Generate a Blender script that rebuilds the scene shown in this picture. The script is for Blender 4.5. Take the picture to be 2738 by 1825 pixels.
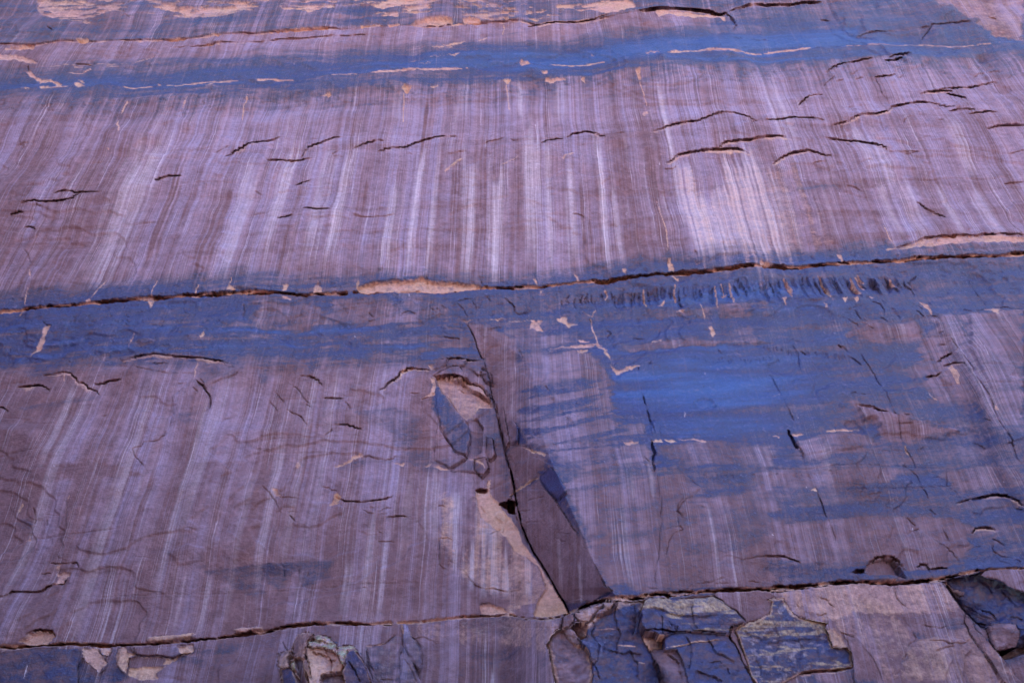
import bpy, math, random
import numpy as np
for _o in list(bpy.data.objects):
    bpy.data.objects.remove(_o, do_unlink=True)
R = math.radians
SC = bpy.context.scene
COL = SC.collection

# ---------------------------------------------------------------- camera, sky, sun, exposure
PW, PH = 2738.0, 1825.0            # the photograph's own frame, used to solve the camera
FPX = 2130.0                       # focal length in those pixels (28 mm on a 36 mm sensor)
PITCH = R(37.6)
CAM = np.array([0.0, -40.0, 1.7])
cam_data = bpy.data.cameras.new('camera')
cam_data.sensor_width = 36.0
cam_data.lens = 36.0 * FPX / PW
cam_data.clip_end = 5000.0
cam = bpy.data.objects.new('camera', cam_data)
COL.objects.link(cam)
cam.location = CAM
cam.rotation_euler = (math.pi / 2 + PITCH, 0, 0)
SC.camera = cam

SUN_EL, SUN_AZ = R(38), R(70)      # the sun stands to the right, behind the plane of the cliff
world = bpy.data.worlds.new('World')
SC.world = world
world.use_nodes = True
wn = world.node_tree.nodes
sky = wn.new('ShaderNodeTexSky')
sky.sky_type = 'NISHITA'
sky.sun_disc = False
sky.sun_elevation = SUN_EL
sky.sun_rotation = SUN_AZ
sky.air_density = 1.0
sky.dust_density = 0.45
sky.ozone_density = 4.0
bg = wn['Background']
bg.inputs['Strength'].default_value = 0.15
world.node_tree.links.new(sky.outputs['Color'], bg.inputs['Color'])
sun_data = bpy.data.lights.new('sun', 'SUN')
sun_data.energy = 4.0
sun_data.angle = R(0.5)
sun_data.color = (1.0, 0.95, 0.88)
sun = bpy.data.objects.new('sun', sun_data)
COL.objects.link(sun)
sun.location = (20, 60, 160)
from mathutils import Vector
_sd = Vector((math.sin(SUN_AZ) * math.cos(SUN_EL), math.cos(SUN_AZ) * math.cos(SUN_EL), math.sin(SUN_EL)))
sun.rotation_euler = _sd.to_track_quat('Z', 'Y').to_euler()
vs = SC.view_settings
vs.view_transform = 'Standard'
vs.look = 'None'
vs.gamma = 1.0
vs.use_curve_mapping = False
vs.exposure = 2.12

# ---------------------------------------------------------------- numeric helpers
rng = np.random.RandomState(7)
_tab = [rng.rand(256, 256).astype(np.float32) for _ in range(6)]

def vnoise(x, y, seed=0):
    t = _tab[seed % 6]
    x = x + 37.3 * (seed // 6) + 1000.0
    y = y + 91.7 * (seed // 6) + 1000.0
    xi = np.floor(x).astype(np.int32); yi = np.floor(y).astype(np.int32)
    fx = (x - xi).astype(np.float32); fy = (y - yi).astype(np.float32)
    fx = fx * fx * (3 - 2 * fx); fy = fy * fy * (3 - 2 * fy)
    a = t[yi & 255, xi & 255]; b = t[yi & 255, (xi + 1) & 255]
    c = t[(yi + 1) & 255, xi & 255]; d = t[(yi + 1) & 255, (xi + 1) & 255]
    return (a + (b - a) * fx) * (1 - fy) + (c + (d - c) * fx) * fy

def fbm(x, y, seed=0, octs=4, gain=0.5):
    s = 0.0; amp = 1.0; tot = 0.0
    for k in range(octs):
        s = s + amp * vnoise(x * 2 ** k, y * 2 ** k, seed + k)
        tot += amp; amp *= gain
    return s / tot

def sstep(a, b, x):
    t = np.clip((x - a) / (b - a), 0, 1)
    return t * t * (3 - 2 * t)

TC = [0, 680, 1360, 2038]; TR = [0, 450, 900, 1325]

def T(txt):
    """'rc x,y x,y | rc x,y ...' -> points in the photograph's frame"""
    out = []
    for chunk in txt.split('|'):
        w = chunk.split()
        r, c = int(w[0][0]), int(w[0][1])
        for p in w[1:]:
            x, y = p.split(',')
            out.append((TC[c] + float(x) / 3.136, TR[r] + float(y) / 3.136))
    return np.array(out)

def jag(pts, amp=1.5, it=3, seed=1, closed=False):
    rs = np.random.RandomState(seed)
    p = np.array(pts, float)
    if closed:
        p = np.vstack([p, p[:1]])
    for k in range(it):
        a, b = p[:-1], p[1:]
        L = np.hypot(*(b - a).T)
        n = np.stack([-(b - a)[:, 1], (b - a)[:, 0]], 1) / np.maximum(L, 1e-6)[:, None]
        off = (rs.rand(len(a)) - 0.5) * 2 * np.minimum(amp, 0.16 * L)
        m = (a + b) / 2 + n * off[:, None]
        q = np.empty((len(p) * 2 - 1, 2)); q[0::2] = p; q[1::2] = m
        p = q; amp *= 0.6
    return p[:-1] if closed else p

# ---------------------------------------------------------------- the wall as a sheet of points
STEP = 2.3
GX = np.concatenate([[-2600, -1700, -1100, -700, -450], np.arange(-300, 3040, STEP), [3190, 3440, 3840, 4440, 5340]])
GY = np.concatenate([[-760, -520, -360, -250], np.arange(-150, 1960, STEP), [2030, 2150, 2320, 2500, 2700]])
NX, NY = len(GX), len(GY)
PX, PY = np.meshgrid(GX.astype(np.float32), GY.astype(np.float32))
CP, SP = math.cos(PITCH), math.sin(PITCH)
cx = (PX - PW / 2) / FPX; cy = -(PY - PH / 2) / FPX
DX = cx; DY = CP - cy * SP; DZ = SP + cy * CP
T0 = -CAM[1] / DY
U = CAM[0] + DX * T0              # metres along the cliff
V = CAM[2] + DZ * T0              # metres up the cliff

def inv_uv(u, v):
    """wall metres -> photograph frame"""
    x, y, z = u - CAM[0], -CAM[1], v - CAM[2]
    f = y * CP + z * SP; up = -y * SP + z * CP
    return PW / 2 + FPX * x / f, PH / 2 - FPX * up / f

HR = np.zeros_like(PX)            # broad relief of the cliff, metres towards the viewer
DN = np.zeros_like(PX)            # fine relief along the wall's normal
VAR = np.zeros_like(PX)           # dark mineral varnish, its blue partly painted sky reflection
TAN = np.zeros_like(PX)           # freshly broken, bare sandstone
BRN = np.zeros_like(PX)           # brown weathered film against the pale wash
STK = np.ones_like(PX)            # how strongly water streaks show
LIC = np.zeros_like(PX)           # lichen crust
WHT = np.zeros_like(PX)           # pale mineral wash painted by single rills

def win(x0, x1, y0, y1):
    i0 = max(0, np.searchsorted(GX, x0) - 1); i1 = min(NX, np.searchsorted(GX, x1) + 1)
    j0 = max(0, np.searchsorted(GY, y0) - 1); j1 = min(NY, np.searchsorted(GY, y1) + 1)
    return (slice(j0, j1), slice(i0, i1))

def pdist(p, R_):
    """window, distance, side (+1 below / left of a downward line), position along"""
    s = win(p[:, 0].min() - R_, p[:, 0].max() + R_, p[:, 1].min() - R_, p[:, 1].max() + R_)
    X = PX[s]; Y = PY[s]
    D = np.full(X.shape, 1e9, np.float32); S = np.zeros(X.shape, np.float32); TT = np.zeros(X.shape, np.float32)
    seg = np.hypot(*(p[1:] - p[:-1]).T); cum = np.concatenate([[0], np.cumsum(seg)]); tot = max(cum[-1], 1e-6)
    j0, i0 = s[0].start, s[1].start
    for k in range(len(p) - 1):
        (x0, y0), (x1, y1) = p[k], p[k + 1]
        w = win(min(x0, x1) - R_, max(x0, x1) + R_, min(y0, y1) - R_, max(y0, y1) + R_)
        l = (slice(w[0].start - j0, w[0].stop - j0), slice(w[1].start - i0, w[1].stop - i0))
        xx = PX[w] - x0; yy = PY[w] - y0
        dx, dy = x1 - x0, y1 - y0; L2 = dx * dx + dy * dy + 1e-9
        t = np.clip((xx * dx + yy * dy) / L2, 0, 1)
        d = np.hypot(xx - t * dx, yy - t * dy)
        m = d < D[l]
        D[l] = np.where(m, d, D[l])
        S[l] = np.where(m, np.sign(dx * yy - dy * xx), S[l])
        TT[l] = np.where(m, (cum[k] + t * seg[k]) / tot, TT[l])
    return s, D, S, TT

def pin(p, s, wx=None, wy=None):
    X = PX[s] if wx is None else PX[s] + wx
    Y = PY[s] if wy is None else PY[s] + wy
    ins = np.zeros(X.shape, bool)
    n = len(p)
    for k in range(n):
        x0, y0 = p[k]; x1, y1 = p[(k + 1) % n]
        if y0 == y1:
            continue
        c = ((y0 > Y) != (y1 > Y)) & (X < (x1 - x0) * (Y - y0) / (y1 - y0) + x0)
        ins ^= c
    return ins

# two slow warps shared by all ragged outlines
WX = ((fbm(PX / 34, PY / 34, 0, 4) - 0.5) * 2).astype(np.float32)
WY = ((fbm(PX / 34, PY / 34, 11, 4) - 0.5) * 2).astype(np.float32)
FX = ((fbm(PX / 8, PY / 8, 14, 2) - 0.5) * 2).astype(np.float32)      # fine raggedness
FY = ((fbm(PX / 8, PY / 8, 23, 2) - 0.5) * 2).astype(np.float32)
HY = ((fbm(PX / 150 + PY / 900, (PY + 0.06 * PX) / 13, 19, 4) - 0.5) * 2).astype(np.float32)   # drawn out along the beds

def pmask(pts, soft=6.0, rag=6.0, fine=0.0, along=0.0):
    """soft ragged polygon -> window, mask 0..1, signed inside distance"""
    p = np.asarray(pts, float)
    Rr = soft + rag + fine + along * 1.5 + 4
    s = win(p[:, 0].min() - Rr, p[:, 0].max() + Rr, p[:, 1].min() - Rr, p[:, 1].max() + Rr)
    wx_ = WX[s] * rag + FX[s] * fine + HY[s] * along * 1.5; wy_ = WY[s] * rag + FY[s] * fine + HY[s] * along
    ins = pin(p, s, wx_, wy_)
    pc = np.vstack([p, p[:1]])
    s2, D, S, TT = pdist(pc, Rr)
    d = np.full(ins.shape, Rr, np.float32)
    l = (slice(s2[0].start - s[0].start, s2[0].stop - s[0].start), slice(s2[1].start - s[1].start, s2[1].stop - s[1].start))
    d[l] = np.minimum(D, Rr)
    sd = np.where(ins, d, -d)
    m = np.where(ins, 1.0, 0.0)
    if soft > 0.5:
        X = PX[s] + wx_; Y = PY[s] + wy_
        dd = np.full(X.shape, 1e9, np.float32)
        for k in range(len(p)):
            (x0, y0), (x1, y1) = p[k], p[(k + 1) % len(p)]
            dx, dy = x1 - x0, y1 - y0; L2 = dx * dx + dy * dy + 1e-9
            t = np.clip(((X - x0) * dx + (Y - y0) * dy) / L2, 0, 1)
            dd = np.minimum(dd, np.hypot(X - x0 - t * dx, Y - y0 - t * dy))
        sdw = np.where(ins, dd, -dd)
        m = sstep(-soft, soft, sdw)
        sd = sdw
    return s, m.astype(np.float32), sd

def put(A, s, m, v):
    A[s] = A[s] * (1 - m) + v * m

def stair(p, seed):
    """break a sloping lip into short level treads and sharp little risers"""
    rs_ = np.random.RandomState(seed)
    seg = np.hypot(*(p[1:] - p[:-1]).T); cum = np.concatenate([[0], np.cumsum(seg)])
    t = [0.0]
    while t[-1] < cum[-1]:
        t.append(t[-1] + rs_.uniform(5, 15))
    t[-1] = cum[-1]
    q = np.stack([np.interp(t, cum, p[:, 0]), np.interp(t, cum, p[:, 1])], 1)
    out = [q[0]]
    for a, b in zip(q[:-1], q[1:]):
        k = 0.72
        out.append((b[0] - 1.2 * np.sign(b[0] - a[0]), a[1] + (b[1] - a[1]) * (1 - k) + rs_.uniform(-.7, .7)))
        out.append(tuple(b))
    return np.array(out, float)

_sd = [100]
GS, SS = 0.46, 0.21
def crack(txt, w=1.8, g=0.35, step=0.0, fade=20.0, tan=0.0, tfade=None, amp=2.0, side=1, taper=0.12, rim=0.0, treads=False):
    """open crack (half width w px, depth g m); the rock on one side may lie deeper (step) and be bare (tan)"""
    _sd[0] += 1
    p = T(txt) if isinstance(txt, str) else np.asarray(txt, float)
    p = stair(p, _sd[0]) if treads else jag(p, amp, 3, _sd[0])
    g *= GS; step *= SS
    w = w * 0.62
    Rr = max(fade * 2.2, w + 4, rim + 6, 12)
    s, D, S, TT = pdist(p, Rr)
    tp = np.clip(np.minimum(TT, 1 - TT) / max(taper, 1e-3), 0, 1) ** 0.6
    ww = np.maximum(0.7, w * (0.35 + 0.65 * tp) * (0.55 + 0.8 * vnoise(PX[s] / 13, PY[s] / 13, 3)))
    gm = np.clip((ww + 0.9 - D) / 0.9, 0, 1) * (0.08 + 0.92 * tp)
    on = (S * side) > 0
    if step:
        f = np.exp(-(D / np.maximum(fade * (0.3 + 0.7 * tp), 3)) ** 1.3)
        DN[s] -= step * tp * np.where(on, f, 0) * (D < Rr)
    if tan:
        tf = (tfade or fade * 0.6) * (0.35 + 0.65 * tp) * np.clip(2.4 * fbm(PX[s] / 34, PY[s] / 40, 4, 3) - 0.55, 0.1, 1.5)
        m = tan * np.where(on, sstep(1, 0.25, D / np.maximum(tf, 1)), 0) * (1 - gm) * sstep(1.0, 2.6, D)
        TAN[s] = np.maximum(TAN[s], m)
    if rim:
        m = sstep(rim + 2, rim * 0.5, D * (0.7 + 0.6 * vnoise(PX[s] / 9, PY[s] / 9, 2))) * 0.8
        TAN[s] = np.maximum(TAN[s], m)
        DN[s] -= 0.05 * m
    HR[s] -= g * gm * np.clip(2.4 * vnoise(PX[s] / 21, PY[s] / 21, 1) - 0.2, 0.3, 1.3)
    return p

def stroke(A, txt, w, v, rag=0.5, seed=None, end=0.15):
    """a soft painted line of stain"""
    p = T(txt) if isinstance(txt, str) else np.asarray(txt, float)
    _sd[0] += 1
    p = jag(p, 1.5, 2, _sd[0])
    s, D, S, TT = pdist(p, w * 2 + 4)
    tp = np.clip(np.minimum(TT, 1 - TT) / end, 0, 1)
    n = vnoise(PX[s] / 9, PY[s] / 5, 5)
    m = sstep(1.0, 0.4, D / np.maximum(w * tp * (1 - rag + 2 * rag * n), 0.5)) * v
    A[s] = np.maximum(A[s], m)

def patch(txt, A=None, v=1.0, soft=3.0, rag=5.0, recess=0.0, edge=2.5, jagged=2.0, zone=None, fine=0.0, along=0.0):
    """a patch with an outline of its own; recess > 0: the skin has come away there"""
    _sd[0] += 1
    p = T(txt) if isinstance(txt, str) else np.asarray(txt, float)
    p = jag(p, jagged, 2, _sd[0], True)
    s, m, sd = pmask(p, soft, rag, fine, along)
    if zone is not None:
        m = m * zone[s]
    if A is TAN:
        m = m * np.clip(0.25 + 1.35 * fbm(PX[s] / 17, PY[s] / 11, 21, 4), 0.3, 1)
    if A is not None:
        put(A, s, m, v) if v < 0.999 or A is not TAN else A.__setitem__(s, np.maximum(A[s], m))
    if recess:
        DN[s] -= recess * sstep(-edge * 0.4, edge, sd)
    return s, m, sd

def yline(txt):
    p = T(txt) if isinstance(txt, str) else np.asarray(txt)
    p = p[np.argsort(p[:, 0])]
    return p

def yat(p):
    return np.interp(PX, p[:, 0], p[:, 1]).astype(np.float32)

def extend(p, dxl=-3200, dxr=6000, sl=-0.055):
    a = (dxl, p[0, 1] + sl * (dxl - p[0, 0])); b = (dxr, p[-1, 1] + sl * (dxr - p[-1, 0]))
    return np.vstack([[a], p, [b]])

# ---------------------------------------------------------------- bedding lines of the cliff, traced left to right
LED1 = extend(yline("00 0,385 300,392 500,362 1100,342 1400,322 2195,287|01 300,265 600,250 1000,238 1200,224 1400,232 1650,218 1900,178 2190,160|02 250,222 550,190 850,150 1080,108 1400,100 1750,100 1850,85 2000,50 2190,36|03 400,25 850,8"))
LN2 = extend(yline("00 0,728 700,745 1300,725 1900,690|01 0,690 900,645 1300,605 1800,580|02 0,550 800,530 1150,495 1450,460|03 0,435 700,395 2195,360"), sl=-0.03)
B2 = extend(yline("00 0,800 700,835 1400,825|01 0,775 700,760 1250,720|02 0,672 600,632 1100,600|03 0,545 700,505 1300,480 2000,470"), sl=-0.03)
B3 = extend(yline("10 0,1075 700,1010 1500,955|11 0,930 900,905|12 0,905 800,825 1500,760|13 0,690 600,690 1000,660 1500,700 2190,660"), sl=-0.05)
MC = extend(yline("10 0,1192 700,1143 1300,1098 1650,1072 1900,1066|11 0,1060 500,1048 830,1038 1100,1040 1500,1030 1910,990|12 0,990 250,978 600,950 1000,930 1400,905 2080,862|13 100,845 280,832 680,797 1000,776 1180,774 1600,748 2190,722"))
B4 = extend(yline("20 0,305 560,295 1100,262 2000,300|21 0,290 500,245 1200,240 1600,250"), sl=0.0)
LCL = yline("30 0,1290 180,1272 480,1252 680,1246 900,1256 1230,1246 1620,1205 1900,1165|31 0,1125 400,1092 900,1082 1270,1072 1700,1038 2150,1022|32 100,1040 270,1058 430,1040 530,1000 750,925 880,895 1130,872 1160,845 1500,808 1800,795|33 0,795 400,772 800,728 1150,737 1500,692 1860,612 2190,600")
LC = extend(LCL)
yL1, y2, yB2, yB3, yM, yB4, yLC = [yat(p) for p in (LED1, LN2, B2, B3, MC, B4, LC)]
DIP = V - 0.055 * U                # height measured across the dipping beds
FRAME = sstep(-500, -150, PX) * sstep(3300, 2900, PX)

# ---------------------------------------------------------------- broad relief
n_big = fbm(U / 16, V / 12, 2, 4)
HR += (n_big - 0.5) * 1.0
xl = np.interp(PY, [840, 860, 960, 1080, 1180, 1250, 1400, 1480, 1600, 1650, 2700], [1247, 1248, 1303, 1325, 1345, 1364, 1392, 1432, 1500, 1525, 1900])
xr = np.interp(PY, [840, 860, 960, 1050, 1150, 1230, 1330, 1440, 1520, 1580, 1600, 2700], [1262, 1272, 1400, 1440, 1445, 1472, 1512, 1562, 1592, 1618, 1640, 2000])
ht = np.interp(PY, [850, 960, 1100, 1250, 1600, 1700, 2700], [0, 0.9, 2.2, 4.2, 5.0, 5.0, 5.0])
ramp = np.clip((PX - xl) / (xr - xl), 0, 1)
buttress = ht * ramp * (1 - 0.75 * sstep(1620, 2350, PX))
below_lc = sstep(-2, 2, PY - yLC)
foot_h = 0.25 + 4.9 * sstep(1330, 1480, PX) * (1 - 0.75 * sstep(1620, 2350, PX))
HR += buttress * sstep(840, 880, PY) * (1 - below_lc) + foot_h * below_lc
HR += 0.10 * sstep(-2, 2, yL1 - PY) * sstep(2300, 1500, PX)
# unseen cliff bends added outside the frame to darken its left, less its right
HR += 23 * sstep(-250, -1500, PX) + 12 * sstep(3060, 4500, PX)
# right hand pillar that leans away
pil = np.interp(PY, [690, 800, 1000, 1200, 1400, 1560, 2700], [2470, 2500, 2590, 2660, 2760, 2850, 3300])
HR += 0.5 * sstep(-60, 60, PX - pil) * sstep(700, 860, PY)
HR -= 0.30 * np.exp(-((PX - pil + 30) / 24) ** 2) * sstep(880, 960, PY) * sstep(1400, 1200, PY)

# ---------------------------------------------------------------- fine relief everywhere
DN += (fbm(U / 2.2, V / 1.6, 5, 4) - 0.5) * 0.16
DN += (fbm(U / 0.6, V / 0.4, 9, 4) - 0.5) * 0.055
bed = vnoise(U / 9.0, DIP / 0.55, 4) + 0.3 * vnoise(U / 6.0, DIP / 0.2, 8)
DN += (bed - 0.65) * 0.016
# thin skins of rock, one behind the other
plate = fbm(U / 11, V / 7, 37, 5)
for k_, th in enumerate((0.36, 0.43, 0.49, 0.55, 0.62)):
    brk_ = sstep(0.40, 0.62, vnoise(U / 5, V / 4, 60 + k_))
    DN += 0.10 * brk_ * sstep(th - 0.005, th + 0.005, plate)
DN += 0.85 * (fbm(U / 6, V / 4.5, 29, 3) - 0.5)
# thin weathered bedding partings
part = np.abs(vnoise(U / 14.0, DIP / 1.3, 13) - 0.5)
DN -= 0.05 * sstep(0.025, 0.0, part) * sstep(0.45, 0.6, vnoise(U / 5, DIP / 3, 15))
# rough, pitted ground below the two blue bands
pit = sstep(0.62, 0.75, fbm(U / 0.45, V / 0.35, 20, 3))
z_rough = sstep(0, 14, PY - yB2) * sstep(90, 30, PY - yB2) + sstep(0, 10, PY - yM) * sstep(260, 60, PY - yM) * 0.7 + sstep(-90, -20, PY - yM) * (PY < yM) * 0.8
DN -= 0.09 * pit * np.clip(z_rough, 0, 1) * FRAME

# ---------------------------------------------------------------- where the varnish, the brown film and the bare rock lie
nzh = fbm(U / 7.0, DIP / 0.55, 3, 4)          # drawn out along the beds
nz = fbm(U / 4.0, V / 3.0, 17, 4)
stv = fbm(U / 0.55, V / 14.0, 25, 4)          # drawn out down the fall line
stb = fbm(U / 2.0, V / 30.0, 31, 3)
z_cap = PY < yL1
z_mid = (PY >= yL1) & (PY < y2)
z_b2 = (PY >= y2) & (PY < yB2)
z_str = (PY >= yB2) & (PY < yB3)
z_b3 = (PY >= yB3) & (PY < yM)
z_low = (PY >= yM) & (PY < yLC)
wb = WY * 7
VAR[:] = np.where(z_cap, 0.42 + 0.9 * (nzh - 0.5), VAR)
blue1 = sstep(0.0, 1.0, (PY - yL1) / np.maximum(y2 - yL1, 20) * 1.35 - 0.30 + 0.55 * (nzh - 0.5) + 0.12 * sstep(900, 1900, PX))
blue1 = np.where(PX > 1900, np.maximum(blue1, 0.55 + 0.6 * (nzh - 0.5)), blue1)
VAR[:] = np.where(z_mid, blue1, VAR)
d2 = PY - yB2 + wb * 0.6 + (stv - 0.5) * 14
band2 = sstep(12, -10, d2)
VAR[:] = np.where(PY >= y2, np.maximum(VAR, 0), VAR)
VAR[:] = np.where((PY >= y2) & (d2 < 40), band2 * (0.66 + 1.1 * (nzh - 0.5) + 0.10 * sstep(200, 1400, PX)), VAR)
haze2 = 0.42 * np.exp(-np.clip(d2, 0, 400) / 30) * sstep(0.35, 0.6, fbm(U / 0.8, V / 0.9, 41, 3)) + 0.22 * np.exp(-np.clip(d2, 0, 900) / 60)
VAR[:] = np.where(z_str & (d2 > 0), np.maximum(VAR, haze2), VAR)
d3 = PY - yB3 + WY * 10
band3 = sstep(-36, 30, d3 + (stv - 0.5) * 26)
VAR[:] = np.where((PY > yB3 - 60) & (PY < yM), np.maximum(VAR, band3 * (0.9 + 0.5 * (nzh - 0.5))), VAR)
pale3 = sstep(0.55, 0.68, vnoise(U / 2.4, DIP / 0.14, 33)) * sstep(0.4, 0.7, nz)
VAR[:] = np.where(z_b3, VAR * (1 - 0.45 * pale3), VAR)
# below the main crack
left = np.where(PY < 880, sstep(1330, 1180, PX), sstep(24, -50, PX - xl))
dlow = (PY - yM) / np.maximum(yB4 - yM, 40)
lowblue = sstep(1.18, 0.78, dlow + WY * 0.07 + (stv - 0.5) * 0.3) * (0.82 + 1.1 * (nzh - 0.47))
pale = sstep(0.52, 0.72, fbm(U / 1.6, DIP / 0.22, 45, 4)) * sstep(0.15, 0.4, dlow)
lowblue = lowblue * (1 - 0.55 * pale)
rblue = 0.80 + 0.9 * (nzh - 0.5)
rpale = sstep(0.52, 0.66, fbm(U / 3.0, (V - 0.12 * U) / 0.30, 48, 4))
rblue = rblue * (1 - 0.28 * rpale * sstep(1120, 1230, PY)) + 0.46 * np.exp(-((PX - 1890) / 320) ** 2 - ((PY - 1040 + 0.10 * (PX - 1890)) / 125) ** 2) + 0.35 * np.exp(-((PX - 1950) / 300) ** 2 - ((PY - 800) / 40) ** 2) - 0.05  # azure sky reflection painted in at right centre and along the flutes
lowv = lowblue * left + np.where(PY < yLC, rblue, 0) * (1 - left)
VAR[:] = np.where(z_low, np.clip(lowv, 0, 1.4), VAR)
VAR[:] = np.where(PY >= yLC, 0.10 + 0.5 * sstep(0.52, 0.62, nz) * sstep(0.4, 0.6, nzh), VAR)
VAR += np.where((PY < yB2), 0.24 * np.exp(-((PX - 1500) / 480) ** 2 - ((PY - 165) / 60) ** 2) + 0.25 * np.exp(-((PX - 2150) / 300) ** 2 - ((PY - 90) / 60) ** 2), 0) * (VAR > .25)  # same painted sky reflection in the top bands
# brown film: strongest to the left and down, partly painting in lens falloff
BRN[:] = 0.42 + 0.85 * (stb - 0.5) + 0.35 * (nz - 0.5)
BRN += 0.16 * sstep(700, 100, PX) + 0.30 * sstep(300, 700, PY - yB2) * (PY < yM) * 0.6
BRN += np.where(PY >= yM, 0.20 + 0.16 * sstep(1200, 1500, PY), 0)
BRN -= 0.22 * sstep(110, 20, np.abs(PY - yB2 - 90)) * (PY > yB2)
BRN += np.where(z_cap, 0.10, 0)
bb = sstep(0.60, 0.66, vnoise(U / 30.0, DIP / 0.8, 50))
BRN += 0.18 * bb * z_str
STK[:] = 1.0
STK[:] = np.where(z_mid, 0.75, STK)
STK[:] = np.where(z_low, 0.45 + 0.35 * sstep(0, 90, PY - yB4) * sstep(1420, 1200, PX), STK)
STK[:] = np.where(z_b2 | z_b3, 0.62, STK)

# ---------------------------------------------------------------- panels of pale wash on the right hand wall
for txt, v in (
    ("22 110,135 640,115 740,200 800,300 870,420 900,600 905,750 1180,745 1200,850 800,880 400,920 150,900 80,780 0,700 0,200", 0.18),
    ("22 380,965 800,905 1150,900 1230,1000 1230,1150 1480,1160 1610,1280 1500,1420 2195,1300|32 2195,560 1900,780 1200,800 860,820 720,580 620,400 500,250|22 540,1500 480,1300 440,1200 700,1150", 0.12),
    ("22 1250,930 1600,890 2195,900|23 60,950 60,1080|22 2000,1080 1500,1060 1250,1010", 0.35),
    ("23 285,870 800,850 930,885 1000,960 700,1000 370,1050 300,950", 0.18),
    ("23 765,615 1030,665 1100,680 1640,780 1640,830 1250,880 1180,870 1000,880 930,730 900,720 820,760", 0.06),
    ("13 720,1395 880,1300 1250,1310 1340,1385 1220,1460 900,1450 760,1440", 0.12),
    ("23 1330,0 2195,0 2195,800 1950,810 1760,560 1640,560 1420,545 1340,450 1350,330 1250,350 1040,300 1290,200", 0.22),
    ("23 0,1175 300,1150 1000,1110 1200,1100 1000,1200 600,1270 400,1250 0,1340", 0.22),
    ("33 0,275 500,225 1150,165 1500,172 1750,235 1765,400 1700,560 1300,610 800,625 0,570|32 2195,790 1800,790 2000,500 2195,300", 0.12),
    ("13 1735,1215 2195,1195 2195,1568 1710,1568 1725,1300", 0.15),
    ("13 1490,1220 1620,1230 1700,1300 1690,1480 1560,1500 1460,1400 1440,1290", 0.25),
    ("23 1560,1080 1700,1060 2050,1050 2195,1130 2195,1250 1900,1270 1600,1230 1550,1150", 0.25),
    ("12 0,1360 200,1330 560,1450 480,1480 120,1530 0,1568", 0.35),
    ("12 1040,1490 1500,1440 2000,1400 2195,1480 1800,1480 1400,1530 1100,1520 860,1480 820,1440", 0.30),
    ("12 1080,1200 1400,1200 1700,1170 2195,1130 2195,1200 1700,1240 1300,1240", 0.38),
    ("11 150,1100 500,1110 620,1200 640,1290 300,1330 0,1310 0,1150", 0.30),
    ("11 660,1090 900,1110 1100,1110 1230,1170 1260,1240 1100,1250 940,1290 660,1290", 0.28),
    ("11 1250,1040 1500,1080 1650,1200 1500,1270 1380,1270 1280,1180 1180,1080", 0.38),
    ("11 940,1290 1060,1240 1300,1215 1400,1290 900,1310", 0.12),
    ("22 400,980 700,950 1000,930 700,1060 420,1060", 0.25),
):
    s, m, sd = patch(txt, None, soft=16, rag=6, jagged=4, along=26, fine=2)
    k = sstep(0.15, 0.85, m + 0.7 * (stv[s] - 0.5) + 0.5 * (nzh[s] - 0.5)) * (m > 0.01) * 0.95
    put(VAR, s, np.clip(k, 0, 1), v)
    STK[s] = np.maximum(STK[s], 0.75 * m)
# browner panels; on the leaning slab the brown includes painted shade
for txt, v in (("20 0,1170 300,1110 850,1095 1000,1110 1150,1150 1250,1185 600,1220 0,1290", 0.95),
               ("32 0,60 30,130 150,390 300,650 430,870 500,920 700,920 860,830 800,790 720,600 620,380 470,160 370,0|22 400,1380 310,1280 250,1190 20,1350", .76),
               ("22 0,960 80,920 140,920 250,990 310,1020 350,1100 250,1180 60,1300 20,1340 0,1320", .86),
               ("11 1790,1300 1880,1300 2000,1330 2195,1420 2195,1568|21 2195,200 2195,900 2100,980 2050,800 2010,560 1960,320 1930,160|11 1900,1568 1850,1440", 0.80),
               ("32 0,740 100,780 60,900 0,1000|31 2195,1020 1900,1020 1800,940 2050,850 2190,820", 0.9),
               ("33 640,1170 760,1230 980,1500 1000,1568 740,1568 730,1420 700,1290", 0.85),
               ("33 860,620 900,550 1020,525 1090,530 1150,600 1200,690 1100,680 870,660", 0.95),
               ("31 0,20 2000,300 1950,800 1500,1000 0,1050", 0.78),
               ("20 1500,1080 2195,1050 2195,1568 1300,1568 1400,1200", 0.72)):
    s, m, sd = patch(txt, BRN, v, soft=5, rag=5)
    VAR[s] *= (1 - 0.85 * m)

# single rills of pale wash and of brown, each straight down the fall line
VPX, VPY = PW / 2, PH / 2 - FPX / math.tan(PITCH)
def rill(A, x, y, y0, y1, w, v, seed=0):
    ys = np.linspace(y0, y1, 7)
    xs = VPX + (x - VPX) * (ys - VPY) / (y - VPY)
    p = np.stack([xs, ys], 1)
    s, D, S, TT = pdist(p, w * 1.6 + 4)
    fine = 0.55 + 0.9 * (vnoise(U[s] / 0.16, V[s] / 9, 52) - 0.5) + 0.5 * (vnoise(U[s] / 0.5, V[s] / 12, 53) - 0.5)
    tn = TT + 0.30 * (vnoise(U[s] / 0.22, V[s] / 40, 54) - 0.5) + 0.14 * (vnoise(U[s] / 0.9, V[s] / 40, 55) - 0.5)
    tp = sstep(0.02, 0.22, tn) * sstep(1.05, 0.7, tn)
    m = sstep(1.35, 0.5, D / w + 0.9 * (vnoise(U[s] / 0.3, V[s] / 25, 56) - 0.5)) * tp * v * 0.85 * np.clip(fine * 1.5, 0, 1.3)
    A[s] = np.maximum(A[s], m)
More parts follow.
